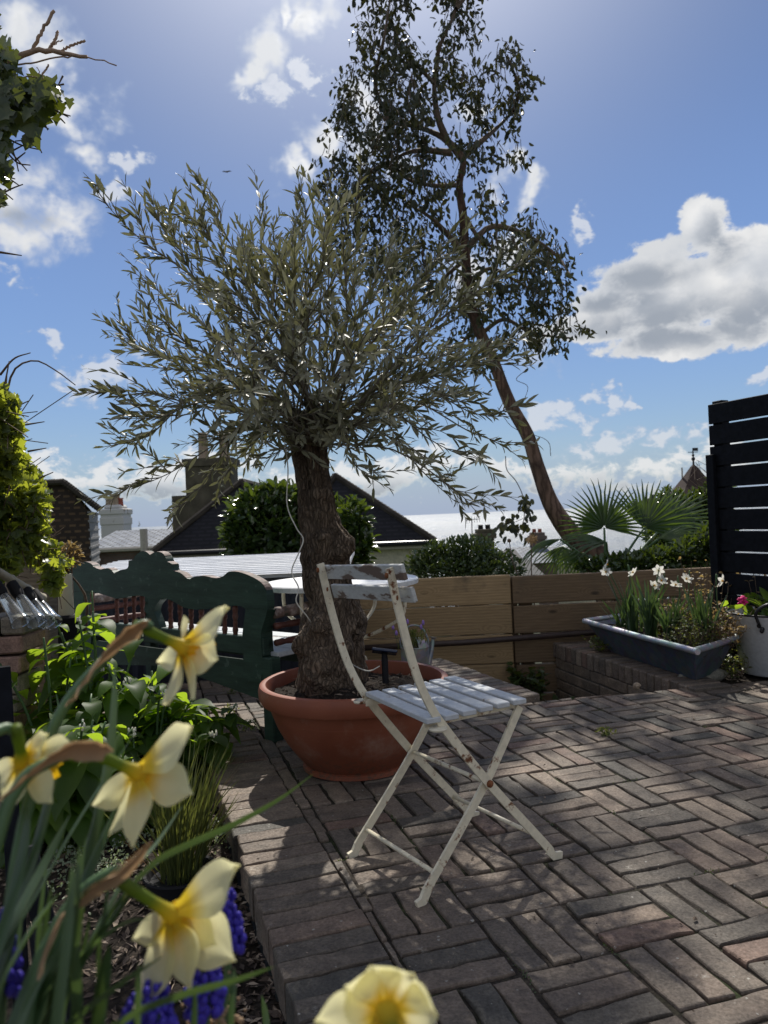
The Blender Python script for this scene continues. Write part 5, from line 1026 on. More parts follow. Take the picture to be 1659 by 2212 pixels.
# distant roofs below the eucalyptus
def gable(name, px0, px1, pye, pyr, d, label, wall, roof, chim=None):
    a, b = P(px0, pye, d), P(px1, pye, d); zr = P((px0 + px1) / 2, pyr, d + 3).z; t = thing(name, ((a.x + b.x) / 2, d + 3, a.z - 5), label, 'house'); ze_ = (a.z + b.z) / 2
    polys('wall', bxf(a.x + .2, b.x - .2, d + .2, d + 6, ze_ - 6, ze_ + .02, False) + [[(a.x + .2, d + .2, ze_), (a.x + .2, d + 6, ze_), (a.x + .2, d + 3.1, zr - .05)], [(b.x - .2, d + .2, ze_), (b.x - .2, d + 6, ze_), (b.x - .2, d + 3.1, zr - .05)]], wall, t)
    polys('roof', [[(a.x, d, ze_ - .02), (b.x, d, ze_ - .02), (b.x, d + 3.1, zr), (a.x, d + 3.1, zr)], [(a.x, d + 3.1, zr), (b.x, d + 3.1, zr), (b.x, d + 6.2, ze_ - .02), (a.x, d + 6.2, ze_ - .02)]], roof, t)
    for cx, cy0, w_, pots, m_ in chim or ():
        p = P(cx, cy0, d + 3); mb = MB(); mb.box((p.x, d + 3, (p.z + zr - 1) / 2), (w_, .8, p.z - zr + 1), None, .02); mb.box((p.x, d + 3, p.z - .25), (w_ + .16, .96, .2), None, .02); c_ = mb.build('chimney', m_, t)
        mb = MB()
        for q in range(pots): mb.lathe([(.10, 0), (.09, .16), (.11, .18), (.06, .19)], (p.x + (q - (pots - 1) / 2) * .27, d + 3, p.z - .02), 10)
        mb.build('chimney_pots', MT['redpot'] if m_ is MT['farbrick'] else MT['trim'], c_, True)
    return t
gable('cottage', 1010, 1150, 1235, 1190, 26, 'grey roofed cottage with dark chimney stack above the round shrub', MT['stackbrick'], MT['rooftile'], [(1046, 1143, .62, 2, MT['stackbrick'])])
gable('cottage', 1120, 1215, 1215, 1180, 34, 'distant cottage with red brick chimney just left of the eucalyptus trunk', MT['farbrick'], MT['slate'], [(1160, 1150, .60, 2, MT['farbrick'])])
gable('cottage', 1170, 1300, 1216, 1180, 40, 'distant slate roofed cottage behind the foot of the leaning eucalyptus', MT['render'], MT['slate'])
gable('cottage', 1080, 1180, 1245, 1205, 22, 'low dark roofed cottage close beyond the fence by the thistle', MT['render'], MT['rooftile'])
p = P(1410, 1076, 28); t = thing('dark_chimney', (p.x, 28, -6), 'square dark chimney stack showing between the palm fronds and the spire', 'chimney'); mb = MB(); mb.box((p.x, 28, (p.z - 6) / 2), (.52, .6, p.z + 6), None, .02); mb.box((p.x, 28, p.z - .12), (.62, .7, .14), None, .02); mb.build('stack', MT['stackbrick'], t); mb = MB(); mb.lathe([(.12, 0), (.10, .12), (.11, .14), (0, .14)], (p.x, 28, p.z - .01), 10); mb.build('pot', MT['trim'], t)
t = thing('aerial_mast', P(1020, 1200, 26), 'thin television aerial mast beside the dark chimney over the sea', 'aerial'); mb = MB(); a, b = P(1021, 1200, 26), P(1019, 1120, 26); mb.tube([a, b], .022, 4); l, r = P(1008, 1124, 26), P(1036, 1121, 26); mb.tube([l, r], .014, 4)
for k in range(6): q = l.lerp(r, k / 5); mb.tube([q - V((0, 0, .10)), q + V((0, 0, .10))], .010, 4)
mb.build('mast', MT['trim'], t)
# spire with weathervane
DSP = 34.0; g = lambda x, y, d=DSP: P(x, y, d); ap = g(1498, 1002); b0, b1 = g(1440, 1078), g(1552, 1072); t = thing('spire_tower', (ap.x, DSP, -8), 'pointed brown tiled tower roof with a weathervane at the right', 'tower')
hw = (b1.x - b0.x) / 2; zb = (b0.z + b1.z) / 2; mb = MB(); mb.lathe([(hw * 1.2, 0), (hw * .80, (ap.z - zb) * .30), (hw * .40, (ap.z - zb) * .65), (hw * .12, (ap.z - zb) * .92), (0, ap.z - zb)], (ap.x, DSP, zb), 8); mb.build('roof', MT['spire'], t)
mb = MB(); mb.box((ap.x, DSP, zb - 4), (hw * 1.7, hw * 1.7, 8)); mb.build('wall', MT['stackbrick'], t)
mb = MB(); q = g(1497, 968); mb.tube([ap - V((0, 0, .2)), V((ap.x, DSP, q.z))], [.05, .02], 6); mb.sphere((ap.x, DSP, ap.z + .22), .09); mb.sphere((ap.x, DSP, ap.z + .38), .06); mb.tube([(ap.x - .22, DSP, q.z - .18), (ap.x + .22, DSP, q.z - .18)], .02, 4); mb.box((ap.x + .12, DSP, q.z - .06), (.22, .02, .14)); mb.build('weathervane', MT['trim'], t)
mb = MB(); a, b = g(1474, 1040), g(1473, 1010); mb.tube([a, b], .035, 5); mb.build('flue', MT['fascia'], t)
# corrugated shed
YS = 5.15; xl, xr = P(200, 1250, YS).x - .3, -.30; t = thing('garden_shed', ((xl + xr) / 2, YS + .8, -.9), 'low dark corrugated metal shed with pale sheet roof behind the bench', 'shed'); mb = MB(); n = int((xr - xl) / .012); zt = .575; rows = []
for i in range(n + 1): x = lerp(xl, xr, i / n); y = YS + .010 * math.sin(x * 2 * math.pi / .076); rows.append((mb.vert((x, y, -.9)), mb.vert((x, y, zt))))
for i in range(n): mb.face(rows[i][0], rows[i + 1][0], rows[i + 1][1], rows[i][1])
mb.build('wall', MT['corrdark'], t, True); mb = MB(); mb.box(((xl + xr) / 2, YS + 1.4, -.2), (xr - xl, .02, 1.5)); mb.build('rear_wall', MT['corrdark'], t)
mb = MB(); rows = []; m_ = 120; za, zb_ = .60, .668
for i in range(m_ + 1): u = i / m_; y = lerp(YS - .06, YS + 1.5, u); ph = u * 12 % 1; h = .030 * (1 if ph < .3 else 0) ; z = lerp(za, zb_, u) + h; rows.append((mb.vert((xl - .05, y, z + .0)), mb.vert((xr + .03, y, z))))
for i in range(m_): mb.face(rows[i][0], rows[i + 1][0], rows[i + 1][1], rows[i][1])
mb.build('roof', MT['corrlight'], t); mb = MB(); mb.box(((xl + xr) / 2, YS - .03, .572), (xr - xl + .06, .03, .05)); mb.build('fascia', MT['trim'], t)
# tiny sail far out and a gull
a = P(300, 1136, 900); t = thing('sailing_boat', a, 'tiny sailing boat far out on the pale sea by the white chimney', 'boat'); mb = MB(); mb.lathe([(0, -.9), (1.1, 0), (1.2, .6), (0, .6)], a, 12); mb.build('hull', MT['whitestack'], t)
mb = MB(); mb.prism([(0, 0), (2.2, .2), (.2, 5.2)], lambda p, q: a + V((p, 0, q + .8)), V((0, .05, 0))); mb.build('sail', MT['tablemetal'], t)
a = P(490, 371, 45); mb = MB(); mb.sphere(a, .07, 8, 6, (1.6, .7, .7))
for sg in (-1, 1): q = [mb.vert(a + V(p)) for p in ((-.05, 0, .02), (sg * .16, 0, .07), (sg * .30, 0, .01), (.05 * sg, .05, .0))]; mb.face(*q)
o = mb.build('gull', MT['twig']); tag(o, 'tiny dark bird flying high in the blue sky', 'bird')
# ------------------------------------------------------------------ left side: pier, jars, posts, ivy
DPi = 2.95; t = thing('brick_pier', P(20, 1600, DPi) - V((0, 0, .3)), 'rough pale brick pier at the left edge among the comfrey', 'wall'); mb = MB(); ytop = P(20, 1332, DPi).z
for k in range(13):
    z = ytop - .037 - k * .075; off = .03 * k * .35; xr_ = P(55, 1345, DPi).x - off; s = xr_
    j = k % 2
    while s > xr_ - .7:
        wd_ = (.10 if (k == 0) else (.215 if j else .10)); j = 1 - j; mb.tint = min(1, max(0, random.gauss(.45, .3))); mb.box((s - wd_ / 2, DPi + .1, z), (wd_ - .008, .21, .066), Matrix.Rotation(random.gauss(0, .02), 3, 'Y'), .007); s -= wd_
mb.build('brickwork', MT['pierbrick'], t); mb = MB(); mb.box((P(55, 1345, DPi).x - .46, DPi + .11, ytop - .55), (.60, .17, 1.0)); mb.build('mortar', MT['mortar'], t)
for (x, y, s_) in ((12, 1275, 1.15), (45, 1282, 1.1), (72, 1293, .9), (86, 1300, .85)):
    pass
jars = []
def jar(i, x, y, s_, d, label):
    a = P(x, y, d); b = P(x + 34 * s_, y + 52 * s_, d - .05); ax = (b - a).normalized(); l = (b - a).length; t = thing('hanging_jar', a, label, 'jar', 'glass jars hung along the bamboo pole')
    mb = MB(); mb.lathe([(.014, 0), (.020, l * .2), (.028, l * .8), (.036, l), (.034, l), (.026, l * .8), (.018, l * .2), (.010, .004)], a, 18, ax); mb.build('glass', MT['glass'], t, True, 50)
    mb = MB(); mb.lathe([(0, -.055), (.020, -.055), (.022, -.01), (.018, .012), (0, .012)], a, 14, ax); mb.build('cap', MT['blackplastic'], t, True, 50)
for i, (x, y, s_, d, lb) in enumerate(((4, 1282, 1.2, 2.78, 'clear glass hanging jar with black cap, nearest the photo edge'), (40, 1284, 1.15, 2.82, 'clear glass hanging jar with black cap, second along the bamboo pole'), (70, 1296, .92, 2.95, 'clear glass hanging jar with black cap, third along the bamboo pole'), (86, 1300, .88, 3.0, 'clear glass hanging jar nearest the end of the bamboo pole'))): jar(i, x, y, s_, d, lb)
mb = MB(); a, b = P(-30, 1220, 2.75), P(92, 1292, 3.1); k = 28; mb.tube([a.lerp(b, i / (k - 1)) for i in range(k)], [.0165 + (.003 if i % 8 == 3 else 0) for i in range(k)], 10); o = mb.build('bamboo_pole', MT['bamboo'], None, True); tag(o, 'grey bamboo pole slanting above the glass jars at the left', 'pole')
DPo = 3.6; mb = MB(); mb.tint = .4; p = P(75, 1235, DPo); mb.box((p.x, DPo, .35), (.15, .10, 1.05), Matrix.Rotation(R(1.5), 3, 'Y'), .008); p = P(58, 1240, DPo + .02); mb.tint = .8; mb.box((p.x - .05, DPo + .03, .3), (.10, .05, 1.0), None, .006); o = mb.build('fence_post', MT['oldpost']); tag(o, 'weathered grey timber post half hidden under the yellow green ivy', 'post')
# cream tube and its black pot
t = thing('cream_tube', P(143, 1320, 3.85) - V((0, 0, .15)), 'tall narrow cream tube on a black base left of the green bench', 'cream_tube'); c = P(143, 1320, 3.85); h = P(143, 1240, 3.85).z - c.z; mb = MB(); mb.lathe([(0, -.02), (.036, -.02), (.037, 0), (.034, h * .5), (.036, h), (.030, h), (0, h - .002)], c, 24); mb.build('tube_body', MT['creamplastic'], t, True, 40); mb = MB(); mb.lathe([(0, -.55), (.055, -.55), (.07, -.03), (.06, -.018), (0, -.018)], c, 20); mb.build('base', MT['blackplastic'], t, True, 40)
# ivy hedge
def ivy(name, label, cat, blobs_, nl, size, mat, d, base, yellow=.5, down=-.3):
    t = thing(name, base, label, cat); B, A, Nn, L, W, T = [], [], [], [], [], []; tot = sum(b[2] * b[3] for b in blobs_); mb = MB()
    for bx, by, rx, ry, *rest in blobs_:
        bd_ = d + (rest[0] if rest else 0); c = P(bx, by, bd_); k = bd_ / F
        for _ in range(int(nl * rx * ry / tot)):
            u = V((random.gauss(0, 1), random.gauss(0, 1), random.gauss(0, 1))).normalized(); r = random.uniform(.55, 1.1); p = c + V((u.x * rx * k, u.y * max(rx, ry) * k * .8, u.z * ry * k)) * r
            B.append(tuple(p)); A.append((random.gauss(0, .6), random.gauss(-.2, .6), random.gauss(down, .5))); Nn.append((random.gauss(0, .5), random.gauss(-.5, .5), random.gauss(.5, .5))); l = random.uniform(*size); L.append(l); W.append(l * random.uniform(.75, 1.0)); T.append(random.random())
            if random.random() < .06: mb.tube([p, p + V((random.gauss(0, .06), random.gauss(0, .06), random.gauss(0, .06)))], .002, 3, False)
    mb.v and mb.build('stems', MT['twig'], t, True); leaf_cloud('foliage', mat, B, A, Nn, L, W, T, T_IVY, t); return t
hedge = ivy('ivy_hedge', 'bright yellow green ivy hedge climbing along the left edge', 'hedge', [(15, 900, 22, 55, -.5), (10, 980, 35, 60, -.3), (45, 1090, 55, 60), (60, 1110, 42, 55, .3), (45, 1030, 35, 40, .3), (90, 1190, 38, 36, .3), (30, 1170, 50, 50), (45, 1150, 52, 55), (125, 1212, 26, 14, .4), (72, 1050, 20, 32, .4), (-40, 1050, 70, 130), (115, 1240, 20, 40, .2), (10, 1215, 30, 30, -.1)], 5200, (.020, .048), MT['ivyleaf'], 3.1, P(20, 1560, 3.2))
mb = MB(); ivs = [[P(5, 860, 2.6), P(20, 780, 2.6)], [P(10, 870, 2.8), P(30, 800, 2.8), P(75, 779, 2.8), P(120, 800, 2.8), P(163, 832, 2.8)], [P(0, 810, 2.7), P(30, 775, 2.7), P(66, 762, 2.7)], [P(10, 890, 2.8), P(62, 866, 2.8)], [P(20, 920, 2.8), P(50, 906, 2.8)], [P(40, 920, 2.9), P(96, 911, 2.9)], [P(60, 975, 3), P(100, 968, 3)], [P(80, 1035, 3.2), P(115, 1020, 3.2)], [P(0, 545, 2.7), P(47, 552, 2.7)]]
for s_ in ivs: twig(mb, s_, .0045, .0018, 5, 12)
mb.build('bare_shoots', MT['twig'], hedge, True)
# small bronze leaved twigs at the hedge end
bush('bronze_shrub', 'small bronze leaved shrub at the end of the ivy beside the bench', 'shrub', [(140, 1205, 30, 22), (155, 1190, 16, 12), (120, 1225, 26, 26)], 420, (.02, .035), MT['redweed'], 3.9, P(130, 1420, 3.9), ar=.7)
# ivy clad pruned tree top left
it = thing('ivy_clad_tree', P(-60, 1500, 2.6) - V((0, 0, .2)), 'pruned tree top left with sawn bare limbs and dark ivy', 'tree'); mb = MB(); DL = 2.6
L_l = lambda x, y, dd=0: P(x * .415, y * .407, DL + dd) if False else P(x, y, DL + dd)
trunk = [P(-70, 1500, 2.6), P(-62, 1000, 2.6), P(-50, 600, 2.6), P(-45, 330, 2.6), P(-30, 230, 2.6)]; mb.tube(smooth_path(trunk, 30), list(np.linspace(.09, .05, 30)), 12); mb.build('trunk', MT['twig'], it, True)
z8 = lambda x, y, d=DL: P(x * .2343, y * .2343, d)
mb = MB()
for pts, r0, r1 in (([P(-30, 240, DL), z8(40, 590), z8(150, 530), z8(290, 475), z8(440, 470), z8(600, 495), z8(805, 522)], .030, .014), ([z8(300, 470), z8(380, 300), z8(495, 100)], .014, .013), ([z8(450, 470), z8(500, 370), z8(540, 285)], .013, .011), ([z8(490, 410), z8(575, 365)], .005, .004), ([z8(540, 480), z8(650, 425), z8(785, 377)], .011, .009), ([z8(150, 610), z8(350, 565), z8(600, 522), z8(800, 530), z8(1075, 595)], .007, .005), ([z8(350, 780), z8(400, 680), z8(452, 600)], .008, .007), ([z8(410, 740), z8(340, 625)], .004, .003), ([z8(60, 700), z8(300, 715), z8(390, 735)], .006, .004)):
    k = 18; pp = smooth_path(pts, k); mb.tube([p + V((random.gauss(0, .002), 0, random.gauss(0, .002))) for p in pp], [lerp(r0, r1, i / (k - 1)) * .42 * random.uniform(.94, 1.07) for i in range(k)], 9)
mb.build('sawn_limbs', MT['deadlimb'], it, True)
mb = MB()
for pts in (((60, 1140), (270, 1090), (350, 1000)), ((80, 1040), (240, 1090)), ((500, 1010), (630, 1080)), ((540, 1040), (650, 1070)), ((555, 1090), (600, 1137)), ((580, 700), (540, 780)), ((590, 775), (520, 790)), ((20, 1250), (180, 1190)), ((40, 1260), (200, 1340), (365, 1380)), ((60, 1420), (250, 1320)), ((380, 1280), (140, 1300)), ((320, 1260), (385, 1410)), ((340, 1130), (450, 1190)), ((400, 1110), (440, 1200)), ((40, 1380), (160, 1500), (280, 1522)), ((70, 1300), (140, 1450), (170, 1580)), ((140, 1480), (235, 1405)), ((100, 1400), (250, 1575)), ((20, 1785), (120, 1735), (212, 1700)), ((0, 1740), (120, 1840)), ((20, 1620), (140, 1650)), ((0, 1500), (40, 1560)), ((20, 1600), (170, 1705))): twig(mb, [z8(*p) for p in pts], .0035, .002, 5, 8)
mb.build('thin_twigs', MT['twig'], it, True)
B, A, Nn, L, W, T = [], [], [], [], [], []
for x, y, rx, ry, nl in ((60, 850, 90, 130, 46), (200, 800, 120, 80, 34), (330, 850, 110, 80, 30), (450, 880, 90, 80, 22), (100, 1000, 110, 90, 34), (260, 980, 120, 60, 20), (40, 480, 60, 110, 30), (30, 1160, 60, 80, 22), (20, 1320, 40, 90, 14), (10, 1520, 60, 120, 14), (5, 1800, 30, 90, 8), (90, 680, 70, 70, 20), (-60, 700, 90, 400, 120), (480, 820, 60, 50, 8)):
    for _ in range(nl): p = z8(x + random.gauss(0, rx * .55), y + random.gauss(0, ry * .55), DL + random.gauss(0, .09)); B.append(tuple(p)); A.append((random.gauss(.1, .5), random.gauss(-.1, .4), random.gauss(-.9, .4))); Nn.append((random.gauss(0, .5), random.gauss(-.8, .4), random.gauss(.3, .4))); l = random.uniform(.032, .062); L.append(l); W.append(l * random.uniform(.75, 1.0)); T.append(random.random() ** 1.6)
for x, y, l in ((480, 760, .075), (430, 1040, .08), (280, 1170, .095), (265, 1310, .045), (65, 1520, .05), (85, 1590, .04), (205, 830, .05), (640, 950, .035), (580, 990, .04), (530, 1090, .04), (250, 1030, .06), (90, 1130, .065)):
    p = z8(x, y - 40, DL - .05); B.append(tuple(p)); A.append((random.gauss(0, .25), 0, -1)); Nn.append((random.gauss(0, .3), -1, .2)); L.append(l); W.append(l * .85); T.append(.9)
leaf_cloud('ivy_foliage', MT['ivydark'], B, A, Nn, L, W, T, T_IVY, it)
# ------------------------------------------------------------------ comfrey
def comfrey(px, py, d, hgt, spread, label, nst=6, nlv=10, sz=1.0):
    nlv = int(nlv * 1.35)
    base = P(px, py, d); base.z = -.08; t = thing('comfrey_plant', base, label, 'plant', 'comfrey plants below the bench'); st = MB(); lv = MB(); fl = MB()
    for s_ in range(nst):
        a = random.uniform(0, 6.28); hh = hgt * random.uniform(.65, 1.0); lean = spread * random.uniform(.2, 1.0); tip = base + V((math.cos(a) * lean, math.sin(a) * lean, hh)); pp = smooth_path([base + V((math.cos(a) * .03, math.sin(a) * .03, 0)), base.lerp(tip, .5) + V((0, 0, hh * .1)), tip], 12); st.tube(pp, list(np.linspace(.008, .004, 12)), 5)
        for k in range(nlv):
            u = random.uniform(.12, 1); q = pp[min(11, int(u * 11))]; th = random.uniform(0, 6.28); l = lerp(.21, .10, u ** .8) * random.uniform(.55, 1.2) * sz; o_ = V((math.cos(th), math.sin(th), random.uniform(.05, .55))).normalized(); k2 = 9; lv.tint = random.random(); side = o_.cross(V((0, 0, 1))).normalized(); drp = random.uniform(.3, 1.15)
            pts = [q + o_ * l * v - V((0, 0, drp * l * v * v)) + side * (.02 * l * math.sin(v * 9 + k)) for v in np.linspace(0, 1, k2)]; wds = [l * w_ * random.uniform(.9, 1.12) for w_ in (.08, .42, .62, .70, .68, .58, .42, .24, .02)]; lv.strip(pts, wds, side, random.uniform(.1, .38))
        if random.random() < .4:
            for c_ in range(random.randint(4, 7)):
                p = tip + V((random.gauss(0, .012), random.gauss(0, .012), -random.uniform(0, .022))); fl.lathe([(0, .008), (.003, .007), (.004, .001), (.0045, -.006), (.002, -.008)], p, 6)
    st.build('stems', MT['stem'], t, True); lv.build('leaves', MT['comfrey'], t, True)
    if fl.v: fl.build('flowers', MT['comfreyflower'], t, True)
comfrey(120, 1560, 3.0, .66, .22, 'comfrey plant pressed against the brick pier at the left', 9, 11)
comfrey(215, 1560, 3.15, .84, .20, 'tallest comfrey plant with a flowering stem reaching up over the bench rail', 8, 10)
comfrey(330, 1580, 3.05, .56, .24, 'comfrey plant in front of the bench seat behind the topmost daffodil', 10, 11)
comfrey(420, 1600, 3.2, .36, .22, 'low comfrey plant spilling towards the terrace bricks', 8, 10)
comfrey(160, 1620, 2.75, .46, .24, 'low comfrey plant nearest the mulch with big dark leaves', 10, 11, 1.15)
comfrey(290, 1640, 2.8, .32, .26, 'low dark comfrey plant behind the second daffodil', 9, 11, 1.1)
comfrey(60, 1640, 2.6, .40, .2, 'comfrey plant at the foot of the brick pier', 7, 10)
# ------------------------------------------------------------------ strap leaves and narcissi in the trough
def blade(mb, a, b, wid, bend=.3, k=8, fold=.4, out=None, tw_=0):
    a, b = V(a), V(b); d = b - a; l = d.length; out = V(out) if out is not None else V((d.x, d.y, 0)); out = out.normalized() if out.length > 1e-4 else V((1, 0, 0)); mid = a.lerp(b, .55) - out * bend * l * .4 + V((0, 0, bend * l * .45))
    pts = smooth_path([a, mid, b], k); side = d.cross(V((0, -1, .2))); side = V((0, -1, .3)).cross(d).normalized() if random.random() < .5 else d.cross(out + V((0, 0, .7))).normalized()
    if side.length < .5: side = V((1, 0, 0))
    mb.tint = random.random(); mb.strip(pts, [wid * w_ for w_ in interp([.8, 1, 1, 1, .95, .8, .5, .06], k)], side, fold)
def narcissus(base, fl, face, label, size=.036, orange=True, head='whitepetal'):
    t = thing('narcissus', base, label, 'flower', 'white narcissi in the metal trough'); f_ = V(face).normalized(); neck = fl - f_ * .022; pk = neck + V((0, 0, .018)) - f_ * .012
    mb = MB(); mb.tube(smooth_path([base, base.lerp(pk, .5) + V((random.gauss(0, .01), 0, 0)), pk, neck, fl - f_ * .010], 16), list(np.linspace(.0036, .0026, 16)), 6); mb.build('stem', MT['stem'], t, True)
    x = f_.orthogonal().normalized(); y = f_.cross(x); r0 = random.random()
    mb = MB()
    for k in range(6):
        th = k * math.pi / 3 + r0; u = x * math.cos(th) + y * math.sin(th); rf = random.uniform(-.35, .15); tip = (u + f_ * rf).normalized(); pts = [fl + u * size * .12 + (tip * size * v) + f_ * (.002 * math.sin(v * 3)) for v in np.linspace(0, 1, 6)]
        mb.strip(pts, [size * w_ for w_ in (.25, .5, .66, .62, .42, .05)], u.cross(f_), .2, [.2, .5, .8, 1, 1, 1])
    mb.build('petals', MT[head], t, True)
    mb = MB(); mb.lathe([(.003, 0), (.005, .005), (.0065, .009), (.0055, .008), (.003, .003)], fl, 10, f_); mb.build('trumpet', MT['orangecup'] if orange else MT['whitepetal'], t, True)
zn = lambda x, y: (1198 + x * .2777, 979.2 + y * .2777)     # measured in a close view
nz = [((405, 862), (.6, -.3, -.3), 'topmost white narcissus at the far end of the metal trough'), ((400, 918), (-.3, -.7, -.4), 'white narcissus drooping just below the topmost one'), ((604, 922), (.5, -.6, -.5), 'white narcissus nodding alone against the fence board'), ((808, 912), (.1, .4, .1), 'white narcissus facing away above the middle of the trough'), ((835, 985), (-.6, -.5, -.4), 'white narcissus with orange cup hanging from a bent neck mid trough'), ((780, 1025), (-.5, -.4, -.5), 'lowest white narcissus with orange cup over the trough middle'), ((945, 1018), (-.5, -.4, -.6), 'white narcissus beside the bent pair with drooping petals'), ((1030, 972), (-.6, -.4, -.5), 'white narcissus with orange cup on the tall arching stem right of middle'), ((1300, 990), (.4, -.5, -.2), 'small faded white narcissus by the black screen')]
bases = [((600, 1290), .35), ((640, 1290), .35), ((590, 1300), .35), ((740, 1300), .42), ((790, 1300), .45), ((745, 1300), .45), ((1000, 1250), .6), ((1050, 1250), .6), ((1290, 1240), .85)]
TRD = 4.62
for (p, f_, lb), (bq, u) in zip(nz, bases):
    s_ = u * TL; d_ = lerp(5.15, 4.25, u) + .05; fl = P(*zn(*p), d_ - .05); b_ = P(*zn(*bq), d_); b_.z = .17; narcissus(b_, fl, f_, lb)
tl = thing('narcissus_leaves', tp(TL * .45, TW * .4, .17), 'clump of upright strap leaves at the left end of the trough', 'plant', 'leaf clumps in the metal trough')
def clump(base, n, h, spread, wid, mat, t, part='leaves', lean=(0, 0, 0)):
    mb = MB()
    for _ in range(n):
        a = random.uniform(0, 6.28); r = spread * random.random(); b0 = V(base) + V((random.gauss(0, .018), random.gauss(0, .018), 0)); tip = b0 + V((math.cos(a) * r, math.sin(a) * r, h * random.uniform(.55, 1.05))) + V(lean) * h; blade(mb, b0, tip, wid * random.uniform(.75, 1.2), random.uniform(.0, .22))
        if random.random() < .25:
            e = tip + V((math.cos(a) * .1, math.sin(a) * .1, -.06)); 
    return mb.build(part, mat, t, True)
clump(tp(TL * .34, TW * .35, .165), 26, .36, .13, .017, MT['blade'], tl)
for (u, v, n, h, lb) in ((.52, .35, 18, .31, 'clump of upright strap leaves in the middle of the trough'), (.70, .35, 16, .26, 'clump of strap leaves right of the trough middle'), (.90, .55, 18, .30, 'clump of strap leaves at the bucket end of the trough'), (.14, .55, 12, .17, 'short grassy leaf clump in the far corner of the trough')):
    t = thing('narcissus_leaves', tp(TL * u, TW * v, .17), lb, 'plant', 'leaf clumps in the metal trough'); clump(tp(TL * u, TW * v, .165), int(n * 1.5), h * 1.15, .14, .016, MT['blade'], t)
# loose greenery and reddish stems in the trough
def scatter_plant(name, label, cat, ctrs, n, mat, size, hgt, ar=.6, tm=T_OVAL, stemsm='twig', group=None):
    t = thing(name, ctrs[0][0], label, cat, group); mb = MB(); B, A, Nn, L, W, T = [], [], [], [], [], []
    for c, rx, ry in ctrs:
        for _ in range(n // len(ctrs) // 8):
            b0 = V(c) + td * random.uniform(-rx, rx) + tb_ * random.uniform(-ry, ry); tip = b0 + V((random.gauss(0, .05), random.gauss(0, .05), hgt * random.uniform(.35, 1.0))); pp = smooth_path([b0, b0.lerp(tip, .5) + V((random.gauss(0, .02), random.gauss(0, .02), 0)), tip], 7); mb.tube(pp, .0016, 3, False)
            for _ in range(8):
                q = random.choice(pp[1:]); B.append(tuple(q + V((random.gauss(0, .008), random.gauss(0, .008), 0)))); A.append((random.gauss(0, 1), random.gauss(0, 1), random.gauss(.4, .4))); Nn.append((random.gauss(0, .4), random.gauss(0, .4), 1)); l = random.uniform(*size); L.append(l); W.append(l * ar); T.append(random.random())
    mb.build('stems', MT[stemsm], t, True); leaf_cloud('foliage', mat, B, A, Nn, L, W, T, tm, t); return t
scatter_plant('bedding_plant', 'yellow green bushy weeds filling the middle of the metal trough', 'plant', [(tp(TL * .55, TW * .75, .165), .28, .08), (tp(TL * .80, TW * .6, .165), .14, .12)], 1700, MT['weed'], (.018, .036), .18)
scatter_plant('bedding_plant', 'reddish leaved spreading plant in the trough behind the narcissi', 'plant', [(tp(TL * .62, TW * .8, .165), .25, .08), (tp(TL * .9, TW * .85, .165), .12, .1)], 1900, MT['redweed'], (.014, .028), .22, .7)
scatter_plant('bedding_plant', 'low feathery green plant at the near end of the trough', 'plant', [(tp(TL * .85, TW * .45, .165), .12, .12)], 1500, MT['weed'], (.014, .026), .17, .35, T_LANCE)
scatter_plant('bedding_plant', 'thin reddish shrub against the black screen behind the bucket', 'plant', [(V((2.05, 4.95, .0)), .25, .12), (V((2.35, 4.75, .0)), .2, .15)], 1300, MT['redweed'], (.016, .030), .62, .6)
scatter_plant('bedding_plant', 'green weeds growing between the trough and the enamel bucket', 'plant', [(V((1.93, 4.40, -.02)), .07, .1), (V((1.9, 4.62, -.02)), .1, .1)], 420, MT['weed'], (.02, .035), .2, .5)
scatter_plant('bedding_plant', 'small yellow green weed under the far end of the trough', 'plant', [(tp(.16, .05, .03), .06, .03)], 90, MT['weed'], (.02, .035), .09, .6)
scatter_plant('bedding_plant', 'dark ivy growing at the bottom of the sunken steps', 'plant', [(V((1.0, 5.1, -.45)), .1, .2), (V((.95, 5.35, -.3)), .14, .1)], 420, MT['ivydark'], (.035, .06), .2, .9, T_IVY)
# grass tuft on patio, bits of weed
for i, (q, lb, n_, h) in enumerate(((G(1308, 1590, 0), 'tiny green weed sprouting from a joint in the open patio', 60, .03), (G(500, 1500, ZT), 'small yellow green weed in the terrace joint under the bench', 50, .07), (G(535, 1580, 0), 'yellow green weed at the end of the brick edging', 40, .05), (G(497, 1545, ZT), 'weed line in the terrace joint beside the comfrey', 50, .05))):
    t = thing('weed', q, lb, 'weed'); B = [tuple(q + V((random.gauss(0, .018), random.gauss(0, .018), random.uniform(.002, h)))) for _ in range(n_)]; leaf_cloud('foliage', MT['weed'], B, rdir(n_, .5), rdir(n_, 1.0), RNG.uniform(.010, .022, n_), RNG.uniform(.006, .012, n_), RNG.random(n_), T_OVAL, t)
